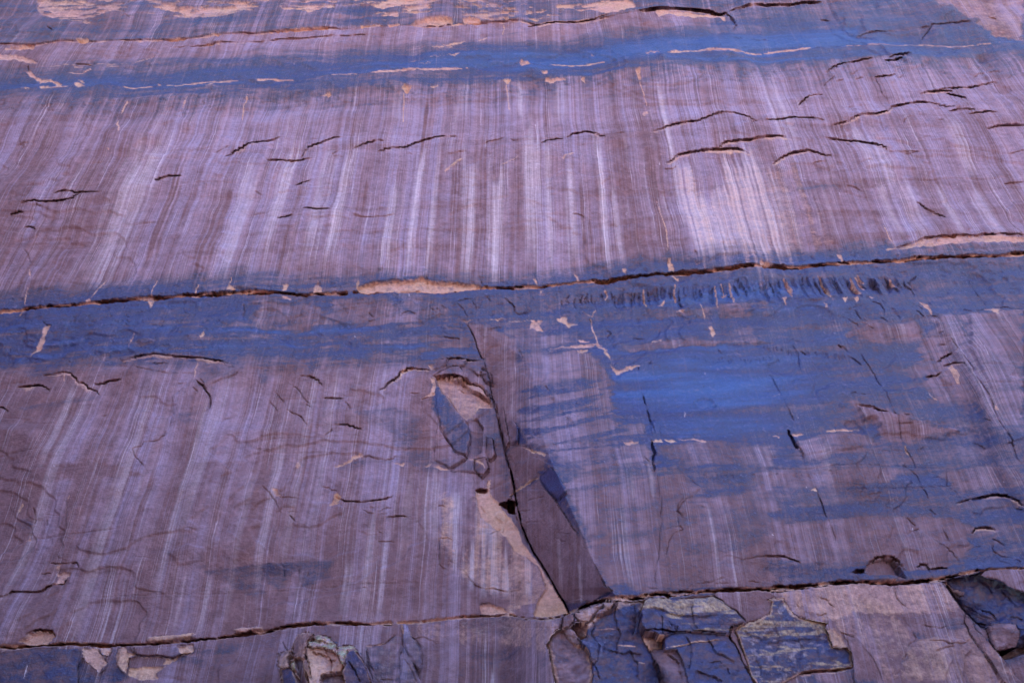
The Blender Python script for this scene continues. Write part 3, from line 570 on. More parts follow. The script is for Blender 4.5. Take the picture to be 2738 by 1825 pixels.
# the arches and lips of the streaked wall
LIPS = {
 'a': ("00 1880,1330 1960,1270 2040,1220 2100,1185 2195,1170|01 120,1160 215,1135", 1.8, .18, 16, .5),
 'b': ("00 1310,1535 1410,1503 1530,1505", 1.6, .18, 14, .4),
 'c': ("01 385,1310 435,1230 460,1208 540,1195 600,1175 650,1155 740,1155", 1.8, .2, 14, .4),
 'd': ("01 100,1340 240,1332 430,1320 490,1320", 2.4, .25, 10, .7),
 'e': ("01 1025,1272 1110,1240 1260,1220 1330,1180 1420,1155 1530,1135 1700,1150", 1.9, .18, 18, .35),
 'f': ("01 830,1245 920,1205 1000,1185 1085,1185", 1.5, .14, 12, .3),
 'g': ("02 485,1145 540,1115 640,1103 700,1118 760,1150 810,1158", 2, .25, 14, .8),
 'h': ("02 270,1210 330,1178 400,1168 460,1175", 1.8, .2, 10, .8),
 'i': ("02 1180,1118 1330,1070 1420,1052 1560,1038 1640,1005 1700,975 1820,952 1930,970 2010,1005 2055,1030", 2, .25, 20, .5),
 'j': ("02 1320,1380 1370,1350 1410,1310 1600,1275 1700,1255 1900,1255 1960,1270 1985,1288 2040,1295", 2.4, .4, 30, .9),
 'k': ("02 1755,1245 1800,1208 1950,1188 2190,1170|03 140,1165 230,1195", 3, .45, 26, .9),
 'l': ("03 80,1390 160,1330 260,1298 400,1290 440,1310 500,1332 575,1325", 2.6, .45, 24, 1.0),
 'm': ("03 445,1178 560,1163 720,1175 820,1195 900,1215 980,1255 1030,1285 1033,1302", 2.2, .35, 20, .4),
 'n': ("03 580,1058 700,1025 760,990 850,962 960,958 1050,938 1090,880 1200,868 1320,850 1420,862 1520,895 1610,915", 2.6, .4, 22, .8),
 'o': ("03 1325,790 1370,772 1500,760 1600,768", 2.8, .35, 16, .9), 'p': ("03 1540,785 1640,800 1715,832", 1.6, .2, 12, .6),
 'q': ("03 1500,750 1640,722 1740,718 1840,695 1920,675 1980,685", 2.2, .25, 12, .4), 'r': ("03 1560,945 1630,932 1770,948", 2, .2, 12, .7), 's': ("03 1720,978 1860,965 1970,978", 1.5, .12, 10, .3),
 't': ("03 1870,1098 1960,1072 2195,1072", 2.4, .25, 14, .3), 'u': ("03 0,1030 110,1012 330,992 430,1000 520,1022", 1.9, .16, 12, .5), 'v': ("03 300,890 340,840 400,800 440,788 510,792", 2, .25, 14, .8),
 'w': ("03 525,612 640,545 790,525 920,508", 1.8, .2, 14, .3), 'x': ("03 1060,495 1170,478 1250,460", 1.9, .2, 12, .4), 'y': ("03 1010,528 1100,525 1165,505", 2, .2, 10, .4), 'z': ("03 940,662 1050,645 1120,632", 2, .2, 10, .4),
 'A': ("10 1310,125 1410,93 1530,95", 1.6, .1, 8, .3), 'B': ("10 480,245 540,222 600,222 630,238 740,233 860,230", 1.6, .18, 10, .5), 'C': ("10 200,330 300,312 400,322 540,308 620,285 690,240", 1.9, .2, 12, .4), 'D': ("10 200,500 270,502 305,525", 1.6, .2, 10, .6), 'E': ("10 100,415 150,392 210,390", 1.6, .15, 10, .8),
 'F': ("11 350,148 400,118 500,98", 1.5, .12, 10, .2), 'G': ("13 1120,670 1230,645 1340,605 1500,582 1640,570 1820,560 2000,565 2195,580", 2.6, .4, 30, .7), 'H': ("11 195,440 260,432 320,415", 1.5, .15, 10, .4), 'I': ("11 420,362 480,370 530,385 640,382", 1.5, .1, 8, .2), 'J': ("13 1295,290 1340,310 1440,365 1540,410", 1.8, .2, 12, .2),
 'K': ("20 1040,220 1130,190 1200,178 1320,175 1500,190 1680,200 1860,235 1950,265", 2.1, .28, 30, .7), 'L': ("20 150,420 240,418 330,408 380,430 425,470", 2, .25, 24, .7), 'M': ("20 370,332 450,325 560,308 610,335 655,375 655,402 725,410 725,440 800,465 840,500", 2.1, .3, 26, .7), 'N': ("20 805,415 880,405 920,385 1030,380", 1.7, .18, 14, .4), 'O': ("20 1650,385 1720,440 1765,510 1775,580 1765,620", 2.2, .3, 20, .0),
 'P': ("20 0,595 40,605 75,635", 1.8, .2, 10, .4), 'Q': ("21 390,327 450,335 520,370 575,425", 1.8, .2, 14, .7), 'R': ("21 1050,470 1090,455 1150,385 1215,325 1220,290 1280,255 1340,262 1480,298", 2.4, .35, 26, .7), 'S': ("21 270,620 340,660 400,690 450,770", 1.7, .18, 14, .5),
 'T': ("21 590,525 700,530 770,538", 1.6, .12, 10, .4), 'U': ("21 670,758 760,752 820,775 905,800", 1.5, .12, 8, .1), 'V': ("21 1560,185 1700,165 1780,185 1930,190", 1.9, .3, 14, .6), 'W': ("21 1500,350 1640,335 1700,345 1800,380 1900,410 1960,470 2000,540", 2.2, .4, 30, .8),
 'X': ("21 690,1345 740,1385 900,1395 1040,1380 1160,1352", 1.9, .2, 12, .4), 'Y': ("21 1110,1525 1200,1510 1250,1510 1290,1530", 1.8, .2, 12, .3), 'Z': ("21 1855,1305 1900,1292 1955,1300", 2.6, .4, 16, .9),
 '0': ("23 760,605 880,612 950,650 1040,670", 2.6, .35, 16, .3), '1': ("23 1355,355 1400,345 1450,338 1490,310", 2.8, .35, 12, .4), '2': ("23 1460,220 1500,185 1580,152", 2.0, .25, 12, .3), '3': ("23 1510,255 1570,245 1680,255", 1.8, .2, 12, .5), '4': ("23 1640,1378 1720,1350 1800,1340 1900,1318 1960,1310 2050,1325 2120,1355 2195,1410", 2.8, .45, 26, .5), '5': ("33 1770,300 1800,258 1870,252 1930,268 1970,290", 2.4, .35, 18, .8),
 '6': ("33 850,640 880,570 950,520 1060,510 1120,540 1200,630", 2.6, .6, 24, .2), '7': ("33 1400,605 1500,590 1560,605", 2, .3, 14, .5), '8': ("33 1300,590 1350,550 1390,580 1420,640", 2, .35, 14, .3), '9': ("33 0,535 170,535 300,590", 1.5, .1, 14, .1),
}
LIPPTS = {}
for k_, (t, w, st, fd, tn) in LIPS.items():
    LIPPTS[k_] = crack(t, w=w * .75, g=.8, step=st, fade=fd, tan=tn, tfade=fd * .5, amp=2.2, taper=.3, treads=abs(T(t)[-1, 0] - T(t)[0, 0]) > 1.2 * abs(T(t)[-1, 1] - T(t)[0, 1]))
for t in ("00 1590,1310 1680,1280 1800,1240", "00 1720,1345 1800,1290 1930,1225", "01 645,1297 720,1260", "01 650,1315 720,1302", "01 1270,1280 1330,1272", "01 1620,1288 1785,1272", "01 1920,1205 1990,1180 2090,1150", "02 10,1168 60,1178 180,1172", "02 880,1140 940,1122 1035,1118", "02 1305,1430 1360,1425 1405,1408", "02 1850,330 2000,330 2195,335", "02 1940,1070 2010,1072 2060,1040 2190,1015",
          "03 730,640 800,605 820,590", "03 780,680 850,655", "03 510,720 560,680 610,648", "03 620,690 680,675", "03 1120,665 1175,640", "03 1080,710 1110,685", "03 1770,632 1820,605 1880,598", "03 1885,588 1950,585 2000,590", "03 2065,650 2100,622 2130,620", "03 940,660 990,760 1090,870", "03 1170,1055 1210,1000 1280,992", "03 1440,1038 1510,1035", "03 1190,1305 1320,1278", "03 1040,1302 1200,1292 1330,1278", "03 1640,1330 1760,1330", "03 2035,1300 2195,1278", "03 410,1400 470,1385 530,1378", "03 2030,1532 2190,1530", "03 1410,1505 1430,1530", "03 875,1365 1030,1355", "03 1340,1160 1450,1158",
          "10 320,325 370,355", "10 200,670 230,730 255,790", "10 1040,610 1080,690", "11 0,398 100,395", "11 200,208 320,206", "11 810,400 960,415 1190,392", "12 540,375 620,390 640,405", "12 690,370 770,385", "13 700,160 800,180 840,192", "13 2035,120 2190,115", "13 915,318 930,300", 
          "10 1060,1235 1095,1270", "10 1065,1290 1095,1315", "10 1545,1180 1555,1220 1600,1240", "10 2050,1160 2050,1260", "10 370,1290 400,1325 435,1325", "10 2140,195 2170,215 2195,228",
          "11 960,1200 1000,1250", "11 1100,1115 1095,1140", "11 945,1282 1010,1268 1050,1240 1080,1232 1120,1250", "11 1220,1255 1260,1220 1310,1210 1360,1225", "11 1700,1125 1760,1190 1790,1250", "11 1700,1105 1780,1080 1870,1085", "11 1820,1095 1855,1140 1860,1190", "11 1570,1145 1620,1200", "11 1480,1180 1540,1225", "11 1530,1180 1580,1210", "11 2090,1080 2150,1120 2185,1180 2170,1220", "11 1620,1330 1760,1325", "11 1510,1420 1580,1400 1640,1415 1730,1420", "11 1780,1285 1860,1305", "11 1940,1360 2010,1335 2080,1325", "11 1955,1060 1980,1110", "11 1215,1015 1340,1022 1400,1010", "11 1440,900 1450,990 1470,1040", "11 1885,880 1895,930 1915,970",
          "12 0,1110 50,1150 55,1190", "12 50,1200 110,1210 165,1190 155,1130", "12 60,1320 85,1365", "12 420,985 430,1010", "12 820,1355 860,1380 825,1420", "12 680,1250 700,1310", "12 1040,1420 1140,1430", "12 960,835 970,880 990,910", "12 555,860 575,900 590,945", "12 205,860 220,910 240,960", "12 1545,735 1570,780", "12 2040,740 2060,790", "12 1330,790 1325,840",
          "20 1280,255 1380,243 1570,248", "20 1690,380 1750,470", "20 1510,440 1620,438", "20 1520,500 1560,490", "20 1640,470 1680,505", "20 1500,730 1470,770 1430,800 1400,860 1340,900 1220,905 1210,935 1130,970 1145,1020 1200,1080 1240,1120 1270,1180", "20 1455,540 1475,640 1465,720 1430,810", "20 285,1440 295,1500", "20 575,1360 570,1430",
          "21 170,450 210,500 260,560", "21 110,525 150,570 210,640", "21 310,390 360,435 410,510 470,570", "21 430,570 480,600", "21 760,555 820,625", "21 495,815 570,845", "21 590,845 660,785", "21 905,570 945,550", "21 1310,490 1385,495", "21 1400,545 1500,520 1515,490", "21 670,1040 680,1060", "21 920,1015 1000,1030 1110,1040 1170,1030 1190,1000", "21 1180,955 1250,965 1310,940", "21 80,1270 140,1330 190,1400 240,1505", "21 225,1365 370,1372", "21 570,1262 620,1270 660,1295 700,1300", "21 970,1440 1010,1450 1040,1478 1110,1445 1155,1442", "21 910,1465 960,1490 1040,1498 1120,1492", "21 800,1480 880,1505", "21 300,1505 350,1565", "21 1540,1420 1610,1445", "21 1510,480 1530,600 1590,800 1620,900 1700,1000 1780,1035", "21 1540,420 1620,500 1700,630 1790,750 1815,880 1800,980 1780,1040", "21 1620,870 1530,900 1510,980", "21 1880,1170 1930,1195", "21 1960,1230 1950,1280", "21 1840,285 1880,330 1950,325", "21 1640,5 1720,10", "21 1700,420 1820,440",
          "22 95,125 118,190", "22 300,430 350,475", "22 420,420 455,440 450,520 440,555 390,480", "22 555,480 570,600", "22 490,680 492,770", "22 1105,430 1125,510 1160,620 1195,740 1220,820", "22 1140,990 1180,1040 1190,1090 1220,1150 1220,1190", "22 1470,1160 1530,1190 1610,1280", "22 1610,1290 1530,1340 1440,1430 1405,1490 1455,1535", "22 0,725 40,718", "22 0,970 60,1150 100,1260", "22 20,1345 120,1275 260,1180", "22 150,1390 310,1340", "22 1750,120 1780,150", "22 380,1360 430,1370 490,1300", "22 40,1150 80,1130", "22 1090,270 1080,300", "22 1190,230 1165,260",
          "23 625,85 690,110 740,155", "23 325,135 360,158", "23 250,80 300,170 320,310", "23 820,150 860,220 900,290 950,380 990,445", "23 1000,460 1060,600 1100,690 1130,800 1170,880", "23 1115,765 1230,768", "23 55,290 110,420 160,530 215,625 270,750", "23 300,940 340,1010 370,1085", "23 390,1170 405,1220", "23 420,1280 445,1340 480,1440 525,1550", "23 1190,920 1230,990 1290,1100", "23 1180,1080 1260,1130 1310,1180 1350,1270 1400,1350", "23 1410,90 1520,88", "23 1550,0 1650,150 1720,260 1800,400 1900,560 1990,760 2060,850 2110,940 2170,1050", "23 1550,1100 1555,1230 1620,1270 1685,1345", "23 1765,895 1840,920 1875,945", "23 1320,945 1400,920 1440,930", "23 720,515 850,518", "23 1160,685 1210,688", "23 1250,735 1360,755", "23 980,715 1010,735", "23 1840,710 1900,720", "23 2050,905 2090,900 2110,930", "23 1410,1430 1470,1480", "23 700,160 830,250", "23 2140,1430 2195,1440",
          "13 1740,910 1800,1010 1850,1100 1890,1160", "13 1690,1175 1760,1195", "13 1790,1190 2000,1175 2195,1190", "13 1240,980 1250,930 1300,900", "13 1240,1000 1275,1075", "13 1285,1160 1340,1200", "13 1275,1215 1345,1270", "13 1360,1270 1400,1245 1460,1250", "13 910,1140 980,1155 1015,1200 1010,1240", "13 1080,1185 1110,1230 1145,1275", "13 770,1200 820,1280", "13 700,1270 780,1320 790,1350", "13 840,1270 870,1300", "13 980,1265 1060,1310", "13 570,1290 620,1340", "13 875,1345 920,1370", "13 1460,1400 1490,1395", "13 1430,1500 1530,1495", "13 630,1490 720,1550", "13 320,1545 360,1568",
          "31 1045,315 1085,335", "31 1040,395 1180,400", "31 375,245 435,262", "31 305,175 360,240", "31 1350,235 1380,225", "31 1550,380 1620,372 1690,395", "31 1550,380 1555,480 1560,560", "31 1640,560 1700,600 1760,650", "31 1750,655 1800,710 1860,765 1900,785 2010,785 2130,825 2195,815", "31 920,785 945,788", "31 240,580 250,680", "31 390,600 370,680", "31 450,640 440,680", "31 2090,330 2100,260 2130,205", "31 1980,330 2070,275", "31 1890,930 1980,920",
          "31 940,1275 1100,1245 1190,1180", "31 950,1290 970,1390 1000,1470 1030,1568", "31 1240,1080 1250,1250 1230,1350 1240,1420", "31 1330,1215 1420,1195 1500,1230 1560,1275", "31 1270,1085 1330,1200 1390,1280 1400,1390", "31 1240,1350 1300,1420 1340,1500 1370,1568", "31 240,1220 270,1290 300,1350", "31 1070,1550 1170,1552",
          "32 1160,795 1200,795 1250,795", "32 80,150 185,128", "32 140,235 260,225", "32 390,300 450,310 520,310", "32 385,350 430,360 440,385 480,375", "32 1280,0 1275,200 1265,330 1260,500 1230,600 1215,770", "32 1460,30 1410,110 1405,150 1455,210", "32 1405,150 1415,240 1450,310 1390,330 1340,400 1310,510", "32 1930,560 2050,542 2190,538", "32 1600,745 1700,735 1760,705 1800,700", "32 1720,745 1840,748", "32 2000,740 2040,730 2100,740", "32 0,820 100,810", "32 90,730 100,810", "32 165,720 200,830 250,860", "32 40,1090 150,1180 190,1250",
          "33 460,875 520,900 560,950 600,975", "33 280,920 300,970 370,1000 400,1020", "33 430,1020 470,1030 510,1012", "33 1130,745 1115,830 1150,890 1205,935", "33 1150,990 1200,1060 1250,1130 1285,1190 1280,1215 1215,1260 1200,1330 1160,1400", "33 1330,1085 1420,1100 1500,1110 1540,1095 1695,1072", "33 1290,1220 1500,1215 1560,1245 1640,1245 1700,1235 1750,1200", "33 1440,1315 1510,1285 1610,1262", "33 620,1175 700,1200 740,1218", "33 0,540 100,545 180,535", "33 1440,345 1520,405 1580,455 1600,460 1620,500 1660,540", "33 1205,330 1260,290 1330,262", "33 1040,445 1100,432", "33 1220,175 1300,240", "33 460,50 520,210", "33 530,220 600,400", "33 1510,240 1590,410", "33 1940,350 2040,410", "33 1940,400 1950,460 2000,490 2080,510 2180,555", "33 1950,480 2000,540 2100,575", "33 1720,450 1790,430 1840,415", "33 1090,1520 1115,1490",
          "30 330,650 420,640", "30 285,100 295,190 260,300 240,340", "30 575,60 565,200 565,270", "30 390,200 390,250"):
    crack(t, w=1.2, g=.17, step=.05, fade=8, amp=2.4)
crack("00 540,1395 900,1385 1200,1370 1500,1355 2195,1340", w=1.0, g=.05, step=.10, fade=9)
crack("02 0,1252 300,1240 700,1215 940,1202", w=1.0, g=.05, step=.10, fade=9)
crack("10 0,530 300,520 700,512 1200,480 1450,470", w=1.0, g=.05, step=.10, fade=9)
crack("10 0,660 400,625 1000,610 1600,575 2195,550", w=1.0, g=.05, step=.10, fade=9)
crack("11 0,545 500,550 1000,540 1500,525 2195,490", w=1.0, g=.05, step=.10, fade=9)
crack("10 1600,415 2000,405 2195,398", w=1.0, g=.05, step=.10, fade=9)
crack("13 0,215 280,205 500,190", w=1.0, g=.05, step=.10, fade=9)
crack("13 850,135 1400,100 1480,80 1600,75 1860,78 2195,62", w=1.0, g=.05, step=.10, fade=9)
# open cracks that also shift the wall
crack("22 1195,870 1205,920 1230,975 1210,1020 1225,1110 1230,1140", w=3.4, g=.7, step=.25, fade=14, side=1)
crack("22 1125,510 1160,600 1175,680 1190,735", w=2.0, g=.4, step=.18, fade=12, side=-1)
crack("23 210,790 240,850 270,920 300,950", w=4.2, g=.8, step=.2, fade=10, side=-1)
crack("30 0,855 60,845 110,810 360,802 390,765 450,745 530,735 560,700", w=2.8, g=.6, step=-.25, fade=26, tan=.6, tfade=5, side=-1)
crack("30 420,562 520,568 650,570 680,625", w=2, g=.4, step=.18, fade=16)
crack("30 225,1180 290,1140 350,1128 450,1140 475,1190", w=3.2, g=.8, step=.25, fade=20, tan=.8)
crack("30 1100,1330 1150,1335 1220,1340|30 1310,1330 1380,1345 1460,1345 1520,1320 1600,1308", w=2.4, g=.4, step=.15, fade=10, tan=.7)
crack("33 290,1512 400,1490 550,1490 720,1472", w=4.2, g=1.0, step=.3, fade=20, tan=.8)
crack("33 1760,1090 1810,1075 1860,1095", w=3, g=.5)
# the dark seam at the back of the great corner, the gap beside the niche and a small cave
seam = np.array([(1326, 1075), (1338, 1150), (1352, 1215), (1366, 1262), (1378, 1330), (1394, 1405), (1412, 1450), (1436, 1492), (1470, 1550), (1502, 1608), (1522, 1646)], float)
crack(seam[3:], w=2.2, g=2.2, amp=2.0, taper=.03); crack(seam[:5], w=1.2, g=.6, amp=2.5)
crack("21 1930,160 1960,320 1990,470 2015,590 2040,690 2055,780 2100,980", w=1.3, g=.55, amp=2.5, taper=.05)
crack("11 1780,1290 1850,1430 1900,1568|21 1930,180", w=1.2, g=.5, amp=1.5)
for txt, dep in (("21 2055,1415 2100,1395 2150,1385 2195,1400 2195,1500 2140,1465", 1.6), ("21 1855,1305 1905,1290 1955,1300 1950,1312 1870,1318", .5), ("22 0,1375 20,1390 45,1440 55,1500 0,1470", 1.2), ("33 1960,1310 2195,1275 2195,1330 2060,1370 1990,1380", 1.2), ("33 740,655 780,630 850,622 848,650 800,655", .8)):
    s, m, sd = patch(txt, None, soft=1.5, rag=2, fine=1.5)
    HR[s] -= dep * m
    BRN[s] = np.maximum(BRN[s], m); TAN[s] = np.maximum(TAN[s] * (1 - m), .35 * m)
# panels that stand a little proud of the wall
for txt, up, eg in (("23 765,615 1030,665 1100,680 1640,780 1640,830 1250,880 1180,870 1000,880 930,730 900,720 820,760", .45, 7), ("13 720,1395 880,1300 1250,1310 1340,1385 1220,1460 900,1450 760,1440", .25, 6), ("13 1735,1215 2195,1195 2195,1568|23 2195,700 1900,500 1700,100|13 1710,1568 1725,1300", .3, 8),
                    ("13 1490,1220 1620,1230 1700,1300 1690,1480 1560,1500 1460,1400 1440,1290", .2, 8), ("22 1250,1160 1480,1160 1610,1280 1440,1430 1400,1490 1260,1500", .16, 3), ("22 1195,870 1280,870 1300,830 1250,720 1200,700 1190,740", .25, 5), ("23 285,870 800,850 830,960 500,1040 370,1080 300,950", .2, 5),
                    ("33 1180,345 1330,262 1440,345 1620,500 1660,590 1200,600 1160,420", .12, 3), ("20 1040,222 1200,180 1500,192 1860,238 1990,290 1760,430 1650,385 1300,260", -.10, 3), ("20 1460,540 1640,390 1770,520 1760,620 1660,720 1510,745 1475,640", .16, 3), ("12 860,1480 1040,1490 1500,1440 2000,1400 2195,1480 1800,1500 1400,1530 1100,1520", .14, 5)):
    s, m, sd = patch(txt, None, soft=2, rag=4, fine=2)
    p_ = T(txt); y0_, y1_ = p_[:, 1].min(), p_[:, 1].max()
    DN[s] += up * 0.6 * sstep(0, eg, sd) * sstep(y1_ + 4, y0_ + 0.35 * (y1_ - y0_), PY[s])
# stepped skins on the left wall
for t, st, fd in (("31 1555,380 1550,480 1558,590 1620,635", .14, 24), ("31 1660,560 1750,620 1850,760 1900,780 2010,785 2130,825", .16, 22), ("21 1840,1180 1850,1300 1880,1400 1960,1500", .10, 18), ("20 1030,250 1000,260 1500,345 1640,330", .08, 22), ("20 2030,290 1990,340 1760,430", -.10, 16)):
    crack(t, w=1.2, g=.12, step=st, fade=fd, amp=3)

# the long horizontal cracks
def longcrack(p, w, g, x0, x1, rim, wseed, lo=.5, hi=1.5, roof=0.15):
    _sd[0] += 1
    xs_ = np.arange(x0, x1 + 1, 24.0)
    p = jag(np.stack([xs_, np.interp(xs_, p[:, 0], p[:, 1])], 1), 2.2, 2, _sd[0])
    s, D, S, TT = pdist(p, w * 2 + rim + 14)
    wn_ = w * (lo + (hi - lo) * np.clip(2.2 * fbm(PX[s] / 55, PY[s] / 300, wseed, 3) - 0.6, 0, 1.2)) * (0.85 + 0.3 * vnoise(PX[s] / 7, PY[s] / 7, wseed))
    gm = np.clip((np.maximum(wn_, 1.5) + 1.3 - D) / 1.3, 0, 1)
    deep = sstep(0.42, 0.62, fbm(PX[s] / 38, PY[s] / 6, wseed + 3, 3))
    HR[s] -= gm * (0.10 + g * 0.9 * deep); DN[s] -= 0.10 * gm * (0.5 + fbm(PX[s] / 8, PY[s] / 4, wseed + 2, 2))
    rm = sstep(wn_ + rim, wn_, D) * sstep(0.35, 0.6, fbm(PX[s] / 25, PY[s] / 9, wseed + 5, 3))
    TAN[s] = np.maximum(TAN[s] * (1 - 0.6 * gm), np.maximum(rm * 0.85, gm * 0.42))
    BRN[s] = np.maximum(BRN[s], gm * 1.2)
    VAR[s] *= 1 - 0.9 * gm
    DN[s] -= 0.06 * rm
longcrack(MC, 3.0, .75, -1500, 945, 2.6, 70); longcrack(MC, 3.0, .75, 1285, 4400, 2.4, 74)
longcrack(MC, 1.6, .3, 945, 1285, 1.0, 76)
longcrack(LC, 3.2, 1.0, -1500, 1065, 5.0, 80, .25, 1.6); longcrack(LC, 2.2, .5, 1065, 1500, 5.0, 82, .3, 1.5); longcrack(LC, 4.8, 1.6, 1510, 2620, 5.5, 84, .3, 1.5)
longcrack(LC, 1.5, .3, 2620, 4400, 3.0, 86)
# tan teeth hanging from the main crack
# fluted, feathered rock under the main crack on the right
rs = np.random.RandomState(5)
for k in range(92):
    x = 1500 + 930 * (k + rs.rand() * .9) / 92
    top = float(np.interp(x, [1490, 1630, 1800, 2060, 2300, 2440], [785, 775, 768, 748, 735, 742])) + rs.rand() * 14
    L = rs.uniform(22, 62) * (0.6 + 0.4 * math.sin(math.pi * (k + 2) / 96))
    lean = np.interp(x, [1630, 1900, 2100, 2420], [0.05, 0.2, 0.45, 0.95]) + rs.uniform(-.12, .12)
    bend = rs.uniform(-6, 4)
    p = [(x, top), (x + L * .33 * lean + bend, top + L * .33), (x + L * .66 * lean + bend * 1.4, top + L * .66), (x + L * lean, top + L)]
    crack(p, w=rs.uniform(.7, 1.6), g=rs.uniform(.02, .25), step=rs.uniform(.3, 1.1) * (.45 if x < 1640 else 1), fade=rs.uniform(8, 18), side=rs.choice([1, 1, 1, -1]), amp=2, rim=1.2 if rs.rand() < .12 else 0, taper=.3)
for k in range(30):                      # finer fringe along two beds further down
    for (x0, x1, ya, yb, L) in ((1400, 1620, 1195, 1178, 14), (1880, 2290, 1270, 1268, 12), (2040, 2260, 930, 950, 12), (1850, 2100, 965, 960, 10)):
        x = x0 + (x1 - x0) * (k + rs.rand()) / 30
        y = ya + (yb - ya) * (x - x0) / (x1 - x0) + rs.uniform(-5, 3)
        if rs.rand() < .7:
            crack([(x, y), (x + 2, y + L * .5), (x + 3 + rs.uniform(-2, 3), y + L * rs.uniform(.7, 1.3))], w=.9, g=.05, step=.22, fade=6, amp=1)
# scattered flake scars
for k in range(120):
    x = rs.uniform(-250, 2980); y = rs.uniform(20, 1560)
    L = rs.uniform(10, 42)
    a = rs.uniform(-.25, .15)
    p = [(x, y), (x + L * .5, y - L * rs.uniform(.02, .18) + a * L * .5), (x + L, y + a * L)]
    crack(p, w=1.0, g=rs.uniform(.02, .12), step=rs.uniform(.02, .08), fade=rs.uniform(5, 12), tan=.35 * (rs.rand() < .25), amp=2)
# bird lime and chips: tiny pale specks
for t in ("22 1472,635 1478,650 1474,685", "30 240,1410 225,1460 205,1530", "22 1640,315 1643,340", "22 1745,285 1747,295", "22 1585,455 1587,465", "11 845,1405 848,1420"):
    stroke(WHT, t, 2.2, 1.0, rag=.3)
for k in range(46):
    x = rs.uniform(1300, 2700) if k % 3 else rs.uniform(0, 2700); y = rs.uniform(150, 1560)
    stroke(WHT, np.array([(x, y), (x + rs.uniform(-2, 2), y + rs.uniform(2, 7))]), rs.uniform(1.0, 1.7), rs.uniform(.5, 1.0), rag=.3)
# bumps in the blue bands
for (x, y, r, h) in ((885, 225, 26, .25), (1420, 185, 18, .25), (1765, 165, 14, .3), (570, 235, 14, .2), (1600, 180, 12, .15), (2630, 150, 18, -.4), (2250, 70, 16, .18), (1480, 820, 22, -.2), (1385, 935, 30, .3)):
    s = win(x - 3 * r, x + 3 * r, y - 3 * r, y + 3 * r)
    DN[s] += h * np.exp(-(((PX[s] - x) / r) ** 2 + ((PY[s] - y) / (r * .7)) ** 2)) * (0.5 + fbm(PX[s] / 9, PY[s] / 9, 90, 3))

# ---------------------------------------------------------------- broken blocks along the foot of the cliff
REG = np.zeros(PX.shape, np.int16)               # which object each cell of the sheet belongs to
REG[:] = np.where(PY < yL1, 1, np.where(PY < yM, 2, np.where(PY < yLC, 3, 4)))
OBJ = {1: ('cliff_cap', None), 2: ('upper_cliff_wall', None), 3: ('lower_cliff_wall', None), 4: ('cliff_foot', None)}
NEXT = [10]
FACE = {}
OWN = {}
HR0 = HR.copy()

def facet(s, sp, seed, amp, grad):
    """broken facets: each cell of a random mosaic is its own small tilted plane"""
    rs_ = np.random.RandomState(seed)
    X = PX[s] + WX[s] * sp * .25; Y = PY[s] + WY[s] * sp * .25
    x0, x1, y0, y1 = X.min(), X.max(), Y.min(), Y.max()
    n = int(min(60, max(3, (x1 - x0) * (y1 - y0) / sp ** 2)))
    cxm, cym = (x0 + x1) / 2, (y0 + y1) / 2
    out = np.full(X.shape, 1e9, np.float32)
    for k in range(max(5, min(14, n))):          # the outer skin of a broken, many-sided lump
        a, b_ = rs_.uniform(x0, x1), rs_.uniform(y0, y1)
        gx, gy = rs_.uniform(-1, 1) * grad, rs_.uniform(-1, 1) * grad
        q = amp * rs_.uniform(0, 1) + (gx * (X - a) + gy * (Y - b_)) / sp
        out = np.minimum(out, q)
    step_ = facet_steps(X, Y, sp, rs_, amp)
    return np.maximum(out, -1.2) + step_

def facet_steps(X, Y, sp, rs_, amp):
    o = 0.0
    for k in range(4):                            # a few straight fractures that offset the faces
        an = rs_.uniform(0, math.pi); c0, s0 = math.cos(an), math.sin(an)
        a, b_ = rs_.uniform(X.min(), X.max()), rs_.uniform(Y.min(), Y.max())
        o = o + 0.35 * amp * rs_.uniform(-1, 1) * sstep(-1.5, 1.5, (X - a) * c0 + (Y - b_) * s0)
    return o

